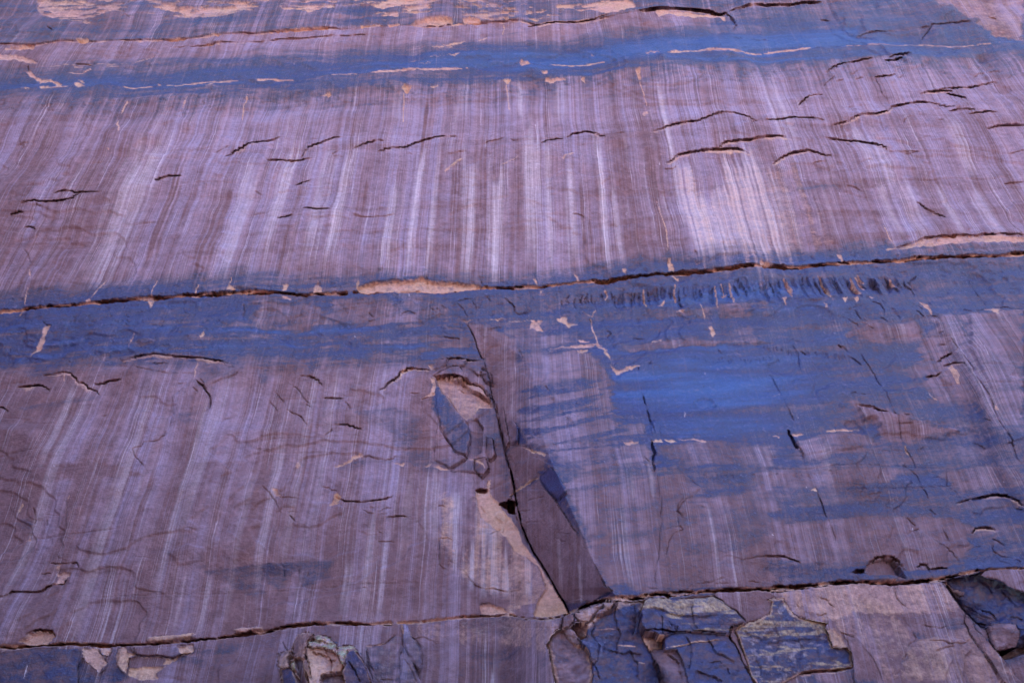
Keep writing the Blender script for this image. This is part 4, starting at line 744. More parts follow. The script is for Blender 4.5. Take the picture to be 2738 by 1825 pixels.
def piece(name, txt, parent, only=None, H=None, tilt=(0, 0), bevel=0.0, br=10, groove=0.0, gw=2.0, var=None, tan=None, brn=None, label=None, jagged=3.0, rag=0.0, wob=0.0, fac=None):
    """cut one piece of rock out of the sheet along its own outline and shape it"""
    _sd[0] += 1
    i = NEXT[0]; NEXT[0] += 1
    p = jag(T(txt) if isinstance(txt, str) else txt, jagged, 3, _sd[0], True)
    pad = 30
    s = win(p[:, 0].min() - pad, p[:, 0].max() + pad, p[:, 1].min() - pad, p[:, 1].max() + pad)
    ins = pin(p, s, WX[s] * rag, WY[s] * rag)
    if only is not None:
        ins &= np.isin(REG[s], only)
    s2, D, S_, TT = pdist(np.vstack([p, p[:1]]), pad - 4)
    d = np.full(ins.shape, 1e3, np.float32)
    l = (slice(s2[0].start - s[0].start, s2[0].stop - s[0].start), slice(s2[1].start - s[1].start, s2[1].stop - s[1].start))
    d[l] = D
    cxm, cym = p[:, 0].mean(), p[:, 1].mean()
    if H is not None:
        rel = (H - 5.2) * 0.8 + 1.8 if H > 5 else ((H - 3.0) * 0.6 if H >= 2.8 else (H * 0.35 if H < 1 else 0.05))
        h = HR0[s] + rel + 0.6 * (tilt[0] * (PX[s] - cxm) / 100 + tilt[1] * (PY[s] - cym) / 100)
        h = h - bevel * 0.22 * np.exp(-np.minimum(d, 200) / (br * 0.35))
        if wob:
            h = h + wob * 0.5 * (fbm(PX[s] / 50, PY[s] / 50, i, 3) - 0.5) + 0.10 * (fbm(PX[s] / 9, PY[s] / 7, i, 3) - 0.5)
        if fac:
            h = h + facet(s, fac[0], i, fac[1], fac[2])
        HR[s] = np.where(ins, h, HR[s])
        OWN[i] = (s, h)
    elif bevel:
        dirx = np.clip((PX[s] - p[:, 0].min()) / max(np.ptp(p[:, 0]), 1), 0, 1)
        DN[s] += np.where(ins, abs(bevel) * 2.6 * dirx * np.sign(bevel), 0)
    if groove:
        groove *= 0.20; gw *= 0.4
        g = np.clip((gw + 1.2 - d) / 1.2, 0, 1) * groove * np.clip(3.0 * vnoise(PX[s] / 26, PY[s] / 26, i) - 0.7, 0, 1.6)
        HR[s] -= g
    REG[s] = np.where(ins, i, REG[s])
    n1 = nzh[s]; n2 = fbm(PX[s] / 30, PY[s] / 16, i + 3, 4)
    for A, v in ((VAR, var), (TAN, tan), (BRN, brn)):
        if v is not None:
            A[s] = np.where(ins, np.clip(v + (0.9 * (n2 - 0.5) if A is not TAN else 0), 0, 1.3), A[s])
    if var is not None and var > .5:
        STK[s] = np.where(ins, 0.2, STK[s]); BRN[s] = np.where(ins, 1.15, BRN[s])
    OBJ[i] = (name, parent, label)
    FACE[i] = (s, ins, d)
    return i

def edge_tan(i, w, v=0.85, side=None):
    """worn, bare rock along a block's rim"""
    s, ins, d = FACE[i]
    n = fbm(PX[s] / 18, PY[s] / 12, i + 9, 4)
    m = ins * sstep(w * (0.3 + 1.4 * n), w * 0.2 * n, d) * v
    if side is not None:
        m = m * side(PX[s], PY[s])
    TAN[s] = np.maximum(TAN[s], m); VAR[s] *= 1 - m

THINGS = {}
def thing(name, label, cat, group=None):
    i = NEXT[0]; NEXT[0] += 1
    THINGS[i] = (name, label, cat, group)
    OBJ[i] = (name, 'thing')
    return i

# the leaning face of the great corner and panels beside it: parts of the lower wall
piece('rock_slab', "22 20,1350 250,1190 300,1260 400,1380|32 370,0 470,160 620,380 720,600 800,790 860,830 700,920 500,920 430,870 300,650 150,390 60,190 20,80", 3, [3], groove=.5, gw=1.6, label='leaning brown slab face of the big corner')
piece('rock_slab', "22 0,960 80,920 140,925 250,990 310,1020 350,1100 250,1185 20,1345 0,1300|21 2130,1050 2100,990", 3, [3], groove=.35, gw=1.5, label='small dark slab above the leaning slab')
piece('rock_slab', "22 255,1185 345,1105 400,1150 480,1290 485,1320 430,1375 395,1375", 3, [3], bevel=.15, br=5, groove=.25, gw=1.4, label='rounded blue and grey flake beside the leaning slab')
piece('rock_slab', "21 1500,400 1560,430 1640,560 1720,680 1790,790 1815,900 1780,1030 1680,980 1600,850 1540,680 1490,540", 3, [3], bevel=.18, br=6, groove=.22, gw=1.5, label='blue leaf-shaped plate left of the corner')
piece('rock_slab', "21 1410,560 1480,545 1500,620 1560,800 1620,900 1720,1000 1780,1040 1640,1110 1510,1030 1520,880 1540,760 1480,690 1420,650", 3, [3], bevel=.12, br=5, groove=.18, gw=1.4, label='mauve rib left of the leaf-shaped plate')
piece('rock_slab', "21 1510,345 1560,300 1650,250 1720,250 1760,300 1800,370 1900,410 1990,530 1900,470 1760,380 1690,340 1600,340", 3, [3], bevel=.2, br=6, groove=.6, gw=2.0, label='splintered dark roof above the tan niche')
for pts_ in ([(1335, 1092), (1344, 1086), (1351, 1133), (1363, 1194), (1354, 1213), (1335, 1149)], [(1349, 1137), (1371, 1130), (1386, 1156), (1384, 1194), (1363, 1194), (1351, 1162)], [(1300, 1175), (1318, 1182), (1326, 1225), (1312, 1238), (1298, 1215)], [(1268, 1230), (1300, 1228), (1308, 1262), (1290, 1285), (1268, 1262)], [(1290, 985), (1312, 1000), (1318, 1030), (1300, 1024), (1284, 1000)]):
    piece('rock_slab', np.array(pts_, float), 3, [3], bevel=.16, br=4, groove=.6, gw=2.0, brn=.8, jagged=1.5)
piece('rock_slab', "21 1520,290 1540,200 1620,180 1600,240", 3, [3], bevel=.1, br=4, groove=.25, gw=1.4)
piece('rock_slab', "21 1620,180 1780,180 1760,240 1700,245 1610,250", 3, [3], bevel=.1, br=4, groove=.2, gw=1.4)
piece('rock_slab', "21 1790,185 1930,195 1950,330 1880,330 1830,285 1760,240", 3, [3], bevel=.1, br=4, groove=.2, gw=1.4)
piece('rock_slab', "21 1790,1040 1850,1030 1900,1060 1940,1150 1870,1160 1640,1125 1720,1090", 3, [3], bevel=.12, br=5, groove=.25, gw=1.5)
piece('rock_slab', "21 1800,705 1880,700 1925,790 1900,980 1830,1010 1795,990 1818,900 1795,790", 3, [3], bevel=-.15, br=8, groove=.15, gw=1.3, label='fluted dark hollow right of the leaf-shaped plate')
piece('rock_slab', "11 862,1000 900,975 1160,940 1370,930 1500,935 1700,940 1905,965 1905,995 1700,1008 1500,1026 1100,1038 900,1036", 2, [2], groove=.2, gw=1.3, label='long pinkish scar filling the main crack')
piece('rock_slab', "30 1230,1210 1300,1180 1630,1148 1640,1180 1600,1195 1240,1235", 3, [3], bevel=.1, br=4, groove=.3, gw=1.5)
piece('rock_slab', "33 860,640 890,560 1020,520 1090,528 1150,590 1205,690 1100,680 860,655", 3, [3], bevel=-.25, br=7, groove=.25, gw=1.5, label='brown arched alcove above the lower crack')
piece('rock_slab', "33 740,660 850,655 1050,665 1120,690 1110,728 820,715", 3, [3], bevel=.1, br=4, groove=.2, gw=1.3, label='pale sill under the arched alcove')
for k_ in 'gijklmnGKLMRW4v':
    p_ = LIPPTS[k_]
    tt = np.linspace(0, 1, len(p_)); dep = LIPS[k_][3] * 0.95 * np.sin(np.pi * np.clip(tt, 0.02, 0.98)) ** 0.5
    low = p_ + np.stack([0.1 * dep, dep], 1)
    host = 2 if p_[:, 1].mean() < 760 else 3
    piece('flake_scar', np.vstack([p_, low[::-1]]), host, [host], jagged=0.5)  # hollow scars left below the lips

foot = [4]
# wedge-shaped ribs of the foot to the left
piece('rock_slab', "31 1245,1085 1275,1080 1330,1200 1400,1290 1405,1400 1380,1490 1330,1400 1250,1260", 4, foot, H=.75, tilt=(.9, .1), bevel=.2, br=6, groove=.4, gw=1.6, var=.42, tan=.12, brn=.3, label='pale blue wedge-shaped rib below the lower crack')
piece('rock_slab', "31 1232,1260 1250,1260 1330,1400 1400,1568 1340,1630 1215,1620", 4, foot, H=.9, tilt=(.5, .1), bevel=.2, br=6, groove=.4, gw=1.6, var=.4, tan=.15, brn=.4, label='lower pale blue rib under the wedge')
piece('rock_slab', "31 940,1280 1100,1250 1190,1180 1240,1190 1230,1340 1215,1620 1010,1620 970,1420", 4, foot, H=.65, tilt=(-.5, .2), bevel=.15, br=6, groove=.35, gw=1.5, var=.35, tan=.10, brn=.75, label='dark mauve panel left of the wedge-shaped rib')
piece('rock_slab', "30 0,1335 240,1300 690,1290 700,1340 650,1430 660,1620 0,1640", 4, foot, H=.5, tilt=(.1, .2), bevel=.12, br=5, groove=.25, gw=1.4, var=.55, tan=.0, brn=.75)
piece('rock_slab', "30 700,1285 820,1275 850,1330 905,1400 830,1485 760,1410 690,1340", 4, foot, H=.35, bevel=.1, br=4, groove=.25, gw=1.4)
piece('rock_slab', "30 830,1275 920,1258 940,1290 910,1335 850,1320", 4, None, H=.55, bevel=.1, br=4, groove=.3, gw=1.4)
piece('rock_slab', "30 985,1290 1040,1262 1145,1330 1080,1350 1070,1420 1050,1490 980,1410", 4, foot, H=.6, bevel=.12, br=4, groove=.3, gw=1.4)
piece('rock_slab', "30 1100,1270 1610,1240 1610,1305 1500,1330 1440,1345 1310,1330 1150,1330", 4, foot, H=.55, bevel=.1, br=4, groove=.3, gw=1.4)
piece('rock_slab', "33 640,1180 760,1230 900,1400 1010,1640 740,1640 730,1420 700,1290", 4, foot, H=2.2, tilt=(-.4, .2), bevel=.1, br=6, groove=.12, gw=1.2)

# separate blocks
B_left = thing('rock_block', 'large dark blue varnished block with a broken tan left edge', 'rock', 'blocks at the foot of the cliff')
a = piece('block_body', "32 650,1100 720,1030 870,1000 900,912 1130,890 1110,960 1100,1080 1130,1150 1115,1190 1170,1310 1195,1340 1230,1430 1300,1640 400,1640 340,1350 420,1250 560,1180", B_left, None, H=3.4, tilt=(-.25, .45), bevel=.5, br=14, groove=.9, gw=2.2, var=.72, tan=0, brn=.8, wob=.5)
edge_tan(a, 16, .9, lambda x, y: (x < 1600) * 1.0 + (y < 1640) * .6)
a = piece('rock_chunk', "32 305,1275 350,1190 430,1140 500,1160 570,1250 660,1290 700,1420 690,1640 390,1640 340,1350", B_left, None, H=3.2, tilt=(.4, .2), bevel=.3, br=9, groove=.7, gw=1.8, var=.15, tan=.05, brn=.6, wob=.5, fac=(60, .2, .25), label='mauve side face with pale ribs')
edge_tan(a, 16, .9)
a = piece('rock_chunk', "32 500,1130 560,1080 640,1090 665,1110 660,1190 600,1220 520,1170", B_left, None, H=3.6, tilt=(.6, .6), bevel=.35, br=7, groove=.6, gw=1.8, var=.25, tan=.35, brn=.6, wob=.3, fac=(16, .15, .2))
edge_tan(a, 10)
a = piece('rock_chunk', "32 430,1145 510,1130 590,1225 640,1285 560,1260 480,1200", B_left, None, H=3.7, tilt=(.4, .6), bevel=.3, br=6, groove=.5, gw=1.6, var=.4, tan=.25, brn=.7, wob=.3, fac=(16, .12, .15))
a = piece('rock_chunk', "32 600,880 700,930 640,950 560,990 520,1000 480,920", 3, [3], bevel=.1, br=4, groove=.35, gw=1.6, brn=.9)
C1 = thing('rock_chip', 'pinkish tan broken slab resting on the dark blue block under the crack', 'rock')
a = piece('rock_chunk', "32 540,1010 620,960 770,918 790,980 700,1030 690,1060 640,1085 560,1060", C1, None, H=3.7, tilt=(.3, .8), bevel=.4, br=8, groove=.7, gw=1.8, var=.12, tan=.45, brn=.7, wob=.4, fac=(26, .10, .15))
C2 = thing('rock_chip', 'small grey pointed slab leaning at the right end of the tan one', 'rock')
a = piece('rock_chunk', "32 770,918 830,892 888,900 870,950 840,985 720,1020 790,970", C2, None, H=3.9, tilt=(.2, .8), bevel=.35, br=7, groove=.7, gw=1.8, var=.2, tan=.35, brn=.65, wob=.3)
C3 = thing('rock_chip', 'short brown stub of rock wedged below the leaning slab', 'rock')
a = piece('rock_chunk', "32 440,1040 530,1010 545,1080 500,1130 430,1150", C3, None, H=2.9, tilt=(1.2, .2), bevel=.25, br=6, groove=.6, gw=1.8, var=.1, tan=.2, brn=1.0, wob=.3)

B_shelf = thing('rock_block', 'yellow-topped shelf block with lichen and a horizontal split', 'rock', 'blocks at the foot of the cliff')
a = piece('block_body', "32 1130,912 1165,875 1460,855 1700,840 1780,880 1900,965 1990,1060 1880,1095 1850,1155 1600,1135 1400,1140 1300,1175 1130,1145 1105,1050 1115,950", B_shelf, None, H=4.3, tilt=(-.35, .55), bevel=.5, br=13, groove=1.0, gw=2.4, var=.70, tan=0, brn=.7, wob=.6)
s, ins, d = FACE[a]
yell = ins * sstep(0.56, 0.64, fbm(PX[s] / 60, PY[s] / 9, 61, 4) + 0.30 * sstep(1645, 1610, PY[s]) - 0.14 * sstep(1640, 1665, PY[s]))
LIC[s] = np.maximum(LIC[s], yell * .8)
WHT[s] = np.maximum(WHT[s], ins * 0.9 * sstep(.5, .62, fbm(PX[s] / 22, PY[s] / 12, 64, 3)) * np.exp(-((PX[s] - 1885) / 45) ** 2 - ((PY[s] - 1628) / 16) ** 2))
a = piece('rock_chunk', "32 1160,872 1460,855 1700,838 1730,810 1600,815 1480,830 1300,850 1170,858", B_shelf, None, H=3.7, tilt=(0, .8), bevel=.3, br=5, groove=.6, gw=1.8, var=.5, tan=.1, brn=.5)
B_wedge = thing('rock_block', 'small wedge block pinched between the shelf block and the blue slabs', 'rock', 'blocks at the foot of the cliff')
a = piece('block_body', "32 1112,1185 1200,1180 1305,1172 1290,1300 1170,1312 1130,1240", B_wedge, None, H=4.0, tilt=(-.8, .4), bevel=.35, br=7, groove=.8, gw=2, var=.3, tan=.3, brn=.6, wob=.4, fac=(20, .12, .2))
edge_tan(a, 10)
B_slab = thing('rock_block', 'broad tilted blue slab under the shelf block with a tan seam', 'rock', 'blocks at the foot of the cliff')
a = piece('block_body', "32 1305,1185 1400,1145 1600,1140 1820,1155 1885,1240 1960,1430 2000,1510 2060,1640 1310,1640 1190,1325 1292,1302", B_slab, None, H=4.3, tilt=(-.35, .5), bevel=.6, br=14, groove=1.0, gw=2.4, var=.72, tan=0, brn=.8, wob=.6)
piece('rock_chunk', "32 1190,1325 1292,1302 1400,1290 1460,1420 1500,1640 1310,1640 1250,1450", B_slab, None, H=4.1, tilt=(.9, .4), bevel=.35, br=9, groove=.25, gw=1.3, var=.30, tan=.05, brn=.85, wob=.4, label='brownish left side face of the tilted slab')
stroke(TAN, "32 1300,1290 1450,1260 1600,1222 1800,1205", 2.6, .95); crack("32 1300,1300 1450,1268 1600,1230 1800,1212", w=1.4, g=.25)
crack("32 1130,1140 1280,1128 1380,1145 1600,1135 1740,1145", w=3, g=.9)
crack("32 1670,1415 1760,1400 1820,1460 1830,1520", w=1.5, g=.3); crack("32 690,1180 760,1270 740,1400 690,1470", w=1.3, g=.2); crack("32 680,1400 740,1480 760,1550", w=1.4, g=.25); crack("32 1280,1010 1290,1170", w=1.5, g=.3); crack("32 1340,1050 1370,1110", w=1.3, g=.2)
stroke(TAN, "32 690,1150 900,1140", 2, .6); stroke(TAN, "32 900,1265 1060,1275", 2.5, .8); stroke(TAN, "32 1080,1412 1140,1415", 3, .7)
for t in ("32 700,1040 720,1120 690,1200", "32 900,930 880,1060 930,1180 900,1330", "32 1040,930 1060,1100 1030,1200", "32 1000,1300 1080,1420 1090,1560", "32 780,1290 960,1340 1120,1330", "32 1180,960 1330,980 1500,1005 1760,1000", "32 1560,880 1540,960 1590,1130", "32 1420,1090 1400,1130", "32 1480,1180 1530,1330 1500,1480", "32 1660,1180 1740,1330 1880,1420", "32 1560,1480 1700,1530 1780,1568", "32 1320,1340 1420,1420 1440,1560", "33 100,1100 140,1250 90,1420", "33 260,1120 330,1280 300,1480", "33 420,1100 470,1200 450,1400", "32 1960,1120 2060,1180 2190,1200", "33 0,1240 250,1215 480,1230", "32 2040,1330 2100,1450 2080,1560"):
    crack(t, w=.9, g=.22, step=.5, fade=14, amp=5)
B_fin = thing('rock_fin', 'thin dark upright fin standing in the gap right of the blue slab', 'rock')
piece('block_body', "32 1868,1092 1895,1110 1920,1180 1960,1320 1992,1440 1965,1435 1900,1260 1850,1165", B_fin, None, H=3.4, tilt=(-1.5, .5), bevel=.3, br=5, groove=1.4, gw=2.4, var=.1, tan=.1, brn=1.1)
B_right = thing('rock_block', 'blue varnished block with yellow lichen smears and a torn right edge', 'rock', 'blocks at the foot of the cliff')
a = piece('block_body', "32 1995,1065 2050,1060 2180,1000 2200,900|33 30,880 100,860 170,862 230,970 290,1030 400,1062 520,1090 500,1140 560,1290 670,1292 712,1340 722,1468 560,1488 400,1490 290,1512 60,1640|32 2060,1640 2000,1500 1930,1200 1890,1110", B_right, None, H=3.3, tilt=(-.3, .3), bevel=.45, br=10, groove=.5, gw=1.8, var=.72, tan=0, brn=.7, wob=.6, fac=(120, .12, .2))
s, ins, d = FACE[a]
yz = ins * sstep(.66, .72, fbm(PX[s] / 44, PY[s] / 8, 66, 4) + .20 * np.exp(-((PY[s] - 1672) / 22) ** 2) + 0.04)
LIC[s] = np.maximum(LIC[s], yz * .7)
wz = ins * sstep(.50, .60, fbm(PX[s] / 12, PY[s] / 9, 67, 4) + .14 * np.exp(-((PX[s] - 2030) / 30) ** 2 - ((PY[s] - 1745) / 40) ** 2) + .1 * np.exp(-((PX[s] - 2120) / 16) ** 2 - ((PY[s] - 1742) / 9) ** 2) - 0.13)
WHT[s] = np.maximum(WHT[s], wz * .55)
edge_tan(a, 9, .8)
B_far = thing('rock_block', 'dark blue overhanging block at the right edge of the lower crack', 'rock', 'blocks at the foot of the cliff')
a = piece('block_body', "33 1490,700 1560,690 1870,622 1830,660 1960,700 2195,805 2600,950 2600,1300 2195,1270 2100,1290 1960,1312 1910,1260 1860,1130 1790,1075 1700,990 1560,790", B_far, None, H=3.4, tilt=(.10, -.35), bevel=.8, br=18, groove=.9, gw=2.4, var=.70, tan=0, brn=.8, wob=1.2, fac=(60, .35, .6))
piece('rock_chunk', "33 1870,1100 1960,1080 2100,1090 2130,1150 2100,1290 1960,1312 1905,1250", B_far, None, H=3.6, tilt=(.8, -.6), bevel=.5, br=10, groove=.3, gw=1.5, var=.15, tan=.1, brn=.8, wob=.4, label='mauve brown underside boss')
piece('rock_chunk', "33 1490,695 1540,705 1590,790 1680,830 1640,850 1570,790", B_far, None, H=None, bevel=.1, br=5, groove=.5, gw=1.6, var=.2, tan=.25, brn=.6)
for t in ("33 1830,960 1900,980 1950,1040 1960,1060", "33 1820,700 1900,760 1930,830", "33 2000,780 2080,900 2130,960", "33 2050,1025 2120,1035 2160,1060"):
    crack(t, w=1.5, g=.3, step=.2, fade=10)
# ramp rib running down to the lower right corner
piece('rock_slab', "33 1690,1000 1740,1050 1800,1150 1900,1270 1980,1360 2200,1640 2060,1640 1760,1210 1700,1080", 4, None, H=None, bevel=.12, br=5, groove=.5, gw=1.8, var=.1, tan=.12, brn=.95, wob=.3, label='brown ramp running down to the lower right corner')

# the lichen-capped knob standing out at the bottom
K = thing('rock_outcrop', 'tan craggy rock outcrop capped with green lichen at the bottom edge', 'rock')
piece('rock_chunk', "31 330,1255 370,1172 460,1158 540,1185 640,1205 700,1272 840,1275 900,1370 960,1500 1010,1660 270,1660 205,1450 210,1330 320,1300", K, None, H=5.2, tilt=(-.2, .6), bevel=1.0, br=8, groove=0, var=.15, tan=.3, brn=1.0, wob=.6)
KN = [("31 330,1255 370,1172 460,1158 520,1190 460,1240 440,1310 430,1372 350,1375 280,1390 330,1300", 5.6, (4.5, 1.0), .08, .25, 1.0, 'dark brown left shoulder of the outcrop'),
      ("31 450,1290 560,1280 700,1330 760,1430 740,1480 620,1500 570,1530 560,1660 480,1660 470,1450", 6.9, (-.6, .6), .20, .62, .8, 'tan front face of the outcrop'),
      ("31 460,1242 560,1190 640,1202 700,1270 690,1330 560,1285 470,1290", 6.7, (-.5, 4.5), .05, .30, .6, 'green lichen cap'),
      ("31 690,1285 760,1268 840,1275 880,1330 800,1310 770,1370 750,1420 700,1335", 6.5, (-1.5, 3.5), .05, .30, .6, 'pale lichen ledge right of the cap'),
      ("31 760,1390 800,1310 850,1290 900,1370 960,1500 1010,1660 760,1660 740,1480 770,1430", 6.4, (-4.0, .5), .70, .10, .8, 'blue right face of the outcrop'),
      ("31 205,1335 320,1300 290,1380 300,1430 240,1460 205,1440", 5.6, (4.0, 1.5), .1, .45, .9, None),
      ("31 230,1470 300,1440 360,1540 380,1660 270,1660", 6.0, (3.0, .8), .75, .05, .8, None),
      ("31 350,1375 430,1372 440,1470 470,1600 470,1660 385,1660 365,1530 320,1440", 5.3, (3.5, .2), .25, .05, 1.1, None),
      ("31 300,1410 350,1400 365,1520 320,1450", 6.2, (3.0, .5), .05, .60, .7, None),
      ("31 420,1400 450,1375 480,1420 490,1500 470,1560 430,1470", 6.4, (4.0, .4), .1, .25, .7, None),
      ("31 570,1560 600,1512 700,1497 750,1500 762,1660 565,1660", 6.5, (-.8, .3), .75, .22, .9, None)]
for (t, h, tl, va, ta, br_, lb) in KN:
    a = piece('rock_chunk', t, K, None, H=h, tilt=tl, bevel=.45, br=7, groove=.8, gw=1.8, var=va, tan=ta * 1.15, brn=br_, label=lb, wob=.35)
    edge_tan(a, 6, .6)
    if lb == 'green lichen cap' or (va == .05):
        s, ins, d = FACE[a]
        LIC[s] = np.maximum(LIC[s], ins * 1.95 * sstep(.38, .50, fbm(PX[s] / 14, PY[s] / 6, 62, 4)))
        WHT[s] = np.maximum(WHT[s], ins * sstep(.5, .62, fbm(PX[s] / 9, PY[s] / 6, 63, 4)) * .3)
        DN[s] += ins * (fbm(PX[s] / 16, PY[s] / 5, 68, 3) - .5) * .5
for t in ("31 500,1330 560,1340 640,1380 700,1400", "31 560,1568 575,1530 640,1505 700,1495 750,1478", "31 440,1290 460,1400 490,1560", "31 300,1400 360,1480 380,1560", "31 800,1400 860,1480 900,1568", "31 620,1300 660,1400 640,1500", "31 470,1225 560,1235 680,1262"):
    crack(t, w=1.1, g=.35, step=.8, fade=10, amp=4)
for (x, y, r) in ((860, 1760, 12), (900, 1722, 10), (850, 1745, 16), (880, 1800, 14), (960, 1750, 16)):
    s = win(x - 30, x + 30, y - 20, y + 20)
    VAR[s] = np.maximum(VAR[s], .75 * sstep(.5, .6, fbm(PX[s] / 12, PY[s] / 5, 69, 3) * np.exp(-((PX[s] - x) / r) ** 2 - ((PY[s] - y) / (r * .5)) ** 2) * 1.25))

# ---------------------------------------------------------------- base colours of the rock and its coatings
C_BROWN_A = (0.170, 0.078, 0.100); C_BROWN_B = (0.235, 0.112, 0.135); C_BROWN_D = (0.115, 0.054, 0.062)
C_WASH = (0.365, 0.258, 0.410); C_WASH_P = (0.41, 0.235, 0.305); C_RILL = (0.66, 0.49, 0.60)
C_VAR_A = (0.016, 0.013, 0.058); C_VAR_B = (0.026, 0.027, 0.125); C_VAR_SKY = (0.026, 0.072, 0.265); C_VAR_W = (0.17, 0.115, 0.21)  # blues tinted for reflected sky; the azure is that reflection painted in
C_TAN_A = (0.57, 0.29, 0.21); C_TAN_B = (0.69, 0.41, 0.32); C_TAN_C = (0.60, 0.31, 0.29); C_TAN_D = (0.41, 0.20, 0.165)
C_LIC_A = (0.42, 0.24, 0.15); C_LIC_B = (0.60, 0.38, 0.25)
C_LIC_G = (0.22, 0.19, 0.10); C_LIC_W = (0.44, 0.38, 0.29)
R_VAR = 0.36; S_VAR = 0.65

# ---------------------------------------------------------------- material: sandstone with varnish, wash, bare rock, lichen
def rock_material(name):
    m = bpy.data.materials.new(name)
    m.use_nodes = True
    nt = m.node_tree; N = nt.nodes; Lk = nt.links
    N.clear()
    def nd(t, **k):
        n = N.new(t)
        for a, b in k.items():
            setattr(n, a, b)
        return n
    def lk(a, b):
        Lk.new(a, b)
    def val(x, sock):
        if isinstance(x, (int, float)):
            sock.default_value = x
        else:
            lk(x, sock)
    def mt(op, a, b=0.0, c=None, clamp=False):
        n = nd('ShaderNodeMath', operation=op); n.use_clamp = clamp
        val(a, n.inputs[0]); val(b, n.inputs[1])
        if c is not None:
            val(c, n.inputs[2])
        return n.outputs[0]
    def mix(f, a, b):
        n = nd('ShaderNodeMix', data_type='RGBA')
        val(f, n.inputs[0])
        for x, s in ((a, n.inputs[6]), (b, n.inputs[7])):
            if isinstance(x, tuple):
                s.default_value = (*x, 1)
            else:
                lk(x, s)
        return n.outputs[2]
    def remap(x, a, b, c=0.0, d=1.0, kind='LINEAR'):
        n = nd('ShaderNodeMapRange'); n.interpolation_type = kind
        val(x, n.inputs[0]); n.inputs[1].default_value = a; n.inputs[2].default_value = b; n.inputs[3].default_value = c; n.inputs[4].default_value = d
        return n.outputs[0]
    geo = nd('ShaderNodeNewGeometry')
    sep = nd('ShaderNodeSeparateXYZ'); lk(geo.outputs['Position'], sep.inputs[0])
    px, py, pz = sep.outputs
    def noise(sx, sy, sz, detail=3.0, rough=0.55, x=None):
        c = nd('ShaderNodeCombineXYZ')
        lk(mt('MULTIPLY', x if x is not None else px, sx), c.inputs[0]); lk(mt('MULTIPLY', py, sy), c.inputs[1]); lk(mt('MULTIPLY', pz, sz), c.inputs[2])
        n = nd('ShaderNodeTexNoise'); n.inputs['Scale'].default_value = 1.0; n.inputs['Detail'].default_value = detail; n.inputs['Roughness'].default_value = rough
        lk(c.outputs[0], n.inputs['Vector'])
        return n.outputs[0]
    a1 = nd('ShaderNodeAttribute', attribute_name='film'); a2 = nd('ShaderNodeAttribute', attribute_name='crust')
    s1 = nd('ShaderNodeSeparateColor'); lk(a1.outputs['Color'], s1.inputs[0])
    s2 = nd('ShaderNodeSeparateColor'); lk(a2.outputs['Color'], s2.inputs[0])
    VARa, TANa, BRNa = s1.outputs
    STKa, LICa, WHTa = s2.outputs
    # fall-line streaks, slightly wandering
    wob = mt('MULTIPLY', mt('SUBTRACT', noise(0.12, 0, 0.22, 2.0), 0.5), 0.5)
    xw = mt('ADD', px, wob)
    n1 = noise(0.9, 0, 0.018, 3.0, 0.6, xw)
    n2 = noise(3.4, 0, 0.035, 3.0, 0.6, xw)
    n3 = noise(13.0, 0, 0.045, 3.0, 0.6, xw)
    brk = noise(0.6, 0.3, 0.10, 3.0)
    def band(n, a, b):
        return mt('SUBTRACT', remap(n, a, b, 0, 1, 'SMOOTHSTEP'), 0.5)
    st = mt('ADD', mt('MULTIPLY', band(n1, 0.38, 0.62), 0.26), mt('ADD', mt('MULTIPLY', band(n2, 0.36, 0.64), 0.30), mt('MULTIPLY', band(n3, 0.3, 0.7), 0.34)))
    st = mt('MULTIPLY', mt('MULTIPLY', st, STKa), remap(brk, 0.3, 0.7, 0.65, 1.15))
    n4 = noise(5.0, 0, 0.03, 2.0, 0.5, xw)
    thin = remap(mt('ABSOLUTE', mt('SUBTRACT', n4, 0.5)), 0.0, 0.022, 1, 0, 'SMOOTHSTEP')
    thin = mt('MULTIPLY', mt('MULTIPLY', thin, STKa), remap(noise(0.8, 0.3, 0.12, 2.0), 0.45, 0.62, 0, 0.55), clamp=True)
    # lamination along the dipping beds and fine grain
    dip = mt('SUBTRACT', pz, mt('MULTIPLY', px, 0.055))
    cl = nd('ShaderNodeCombineXYZ'); lk(mt('MULTIPLY', px, 0.25), cl.inputs[0]); lk(mt('MULTIPLY', dip, 4.5), cl.inputs[2])
    lam = nd('ShaderNodeTexNoise'); lam.inputs['Scale'].default_value = 1.0; lam.inputs['Detail'].default_value = 4.0; lk(cl.outputs[0], lam.inputs['Vector'])
    lamv = mt('SUBTRACT', lam.outputs[0], 0.5)
    grain = noise(7, 7, 7, 5.0, 0.65)
    grain2 = noise(1.4, 1.4, 1.4, 5.0, 0.6)
    dith = mt('SUBTRACT', noise(5.0, 5.0, 5.5, 6.0, 0.70), 0.5)
    dith2 = mt('SUBTRACT', noise(1.1, 1.1, 2.6, 6.0, 0.66), 0.5)
    # pale wash against brown film
    light = mt('ADD', mt('SUBTRACT', 0.86, BRNa), mt('MULTIPLY', st, 1.25))
    light = mt('ADD', light, mt('MULTIPLY', lamv, 0.16))
    light = mt('ADD', light, mt('MULTIPLY', mt('SUBTRACT', grain2, 0.5), 0.45), clamp=True)
    brown = mix(remap(grain2, 0.35, 0.65), C_BROWN_A, C_BROWN_B)
    pinkish = remap(noise(1.3, 0.2, 0.05, 3.0, 0.6, xw), 0.40, 0.66, 0, 0.75)
    base = mix(light, brown, mix(pinkish, C_WASH, C_WASH_P))
    dkr = remap(mt('ABSOLUTE', mt('SUBTRACT', noise(2.3, 0, 0.02, 2.0, 0.5, xw), 0.47)), 0.0, 0.03, 0.5, 0, 'SMOOTHSTEP')
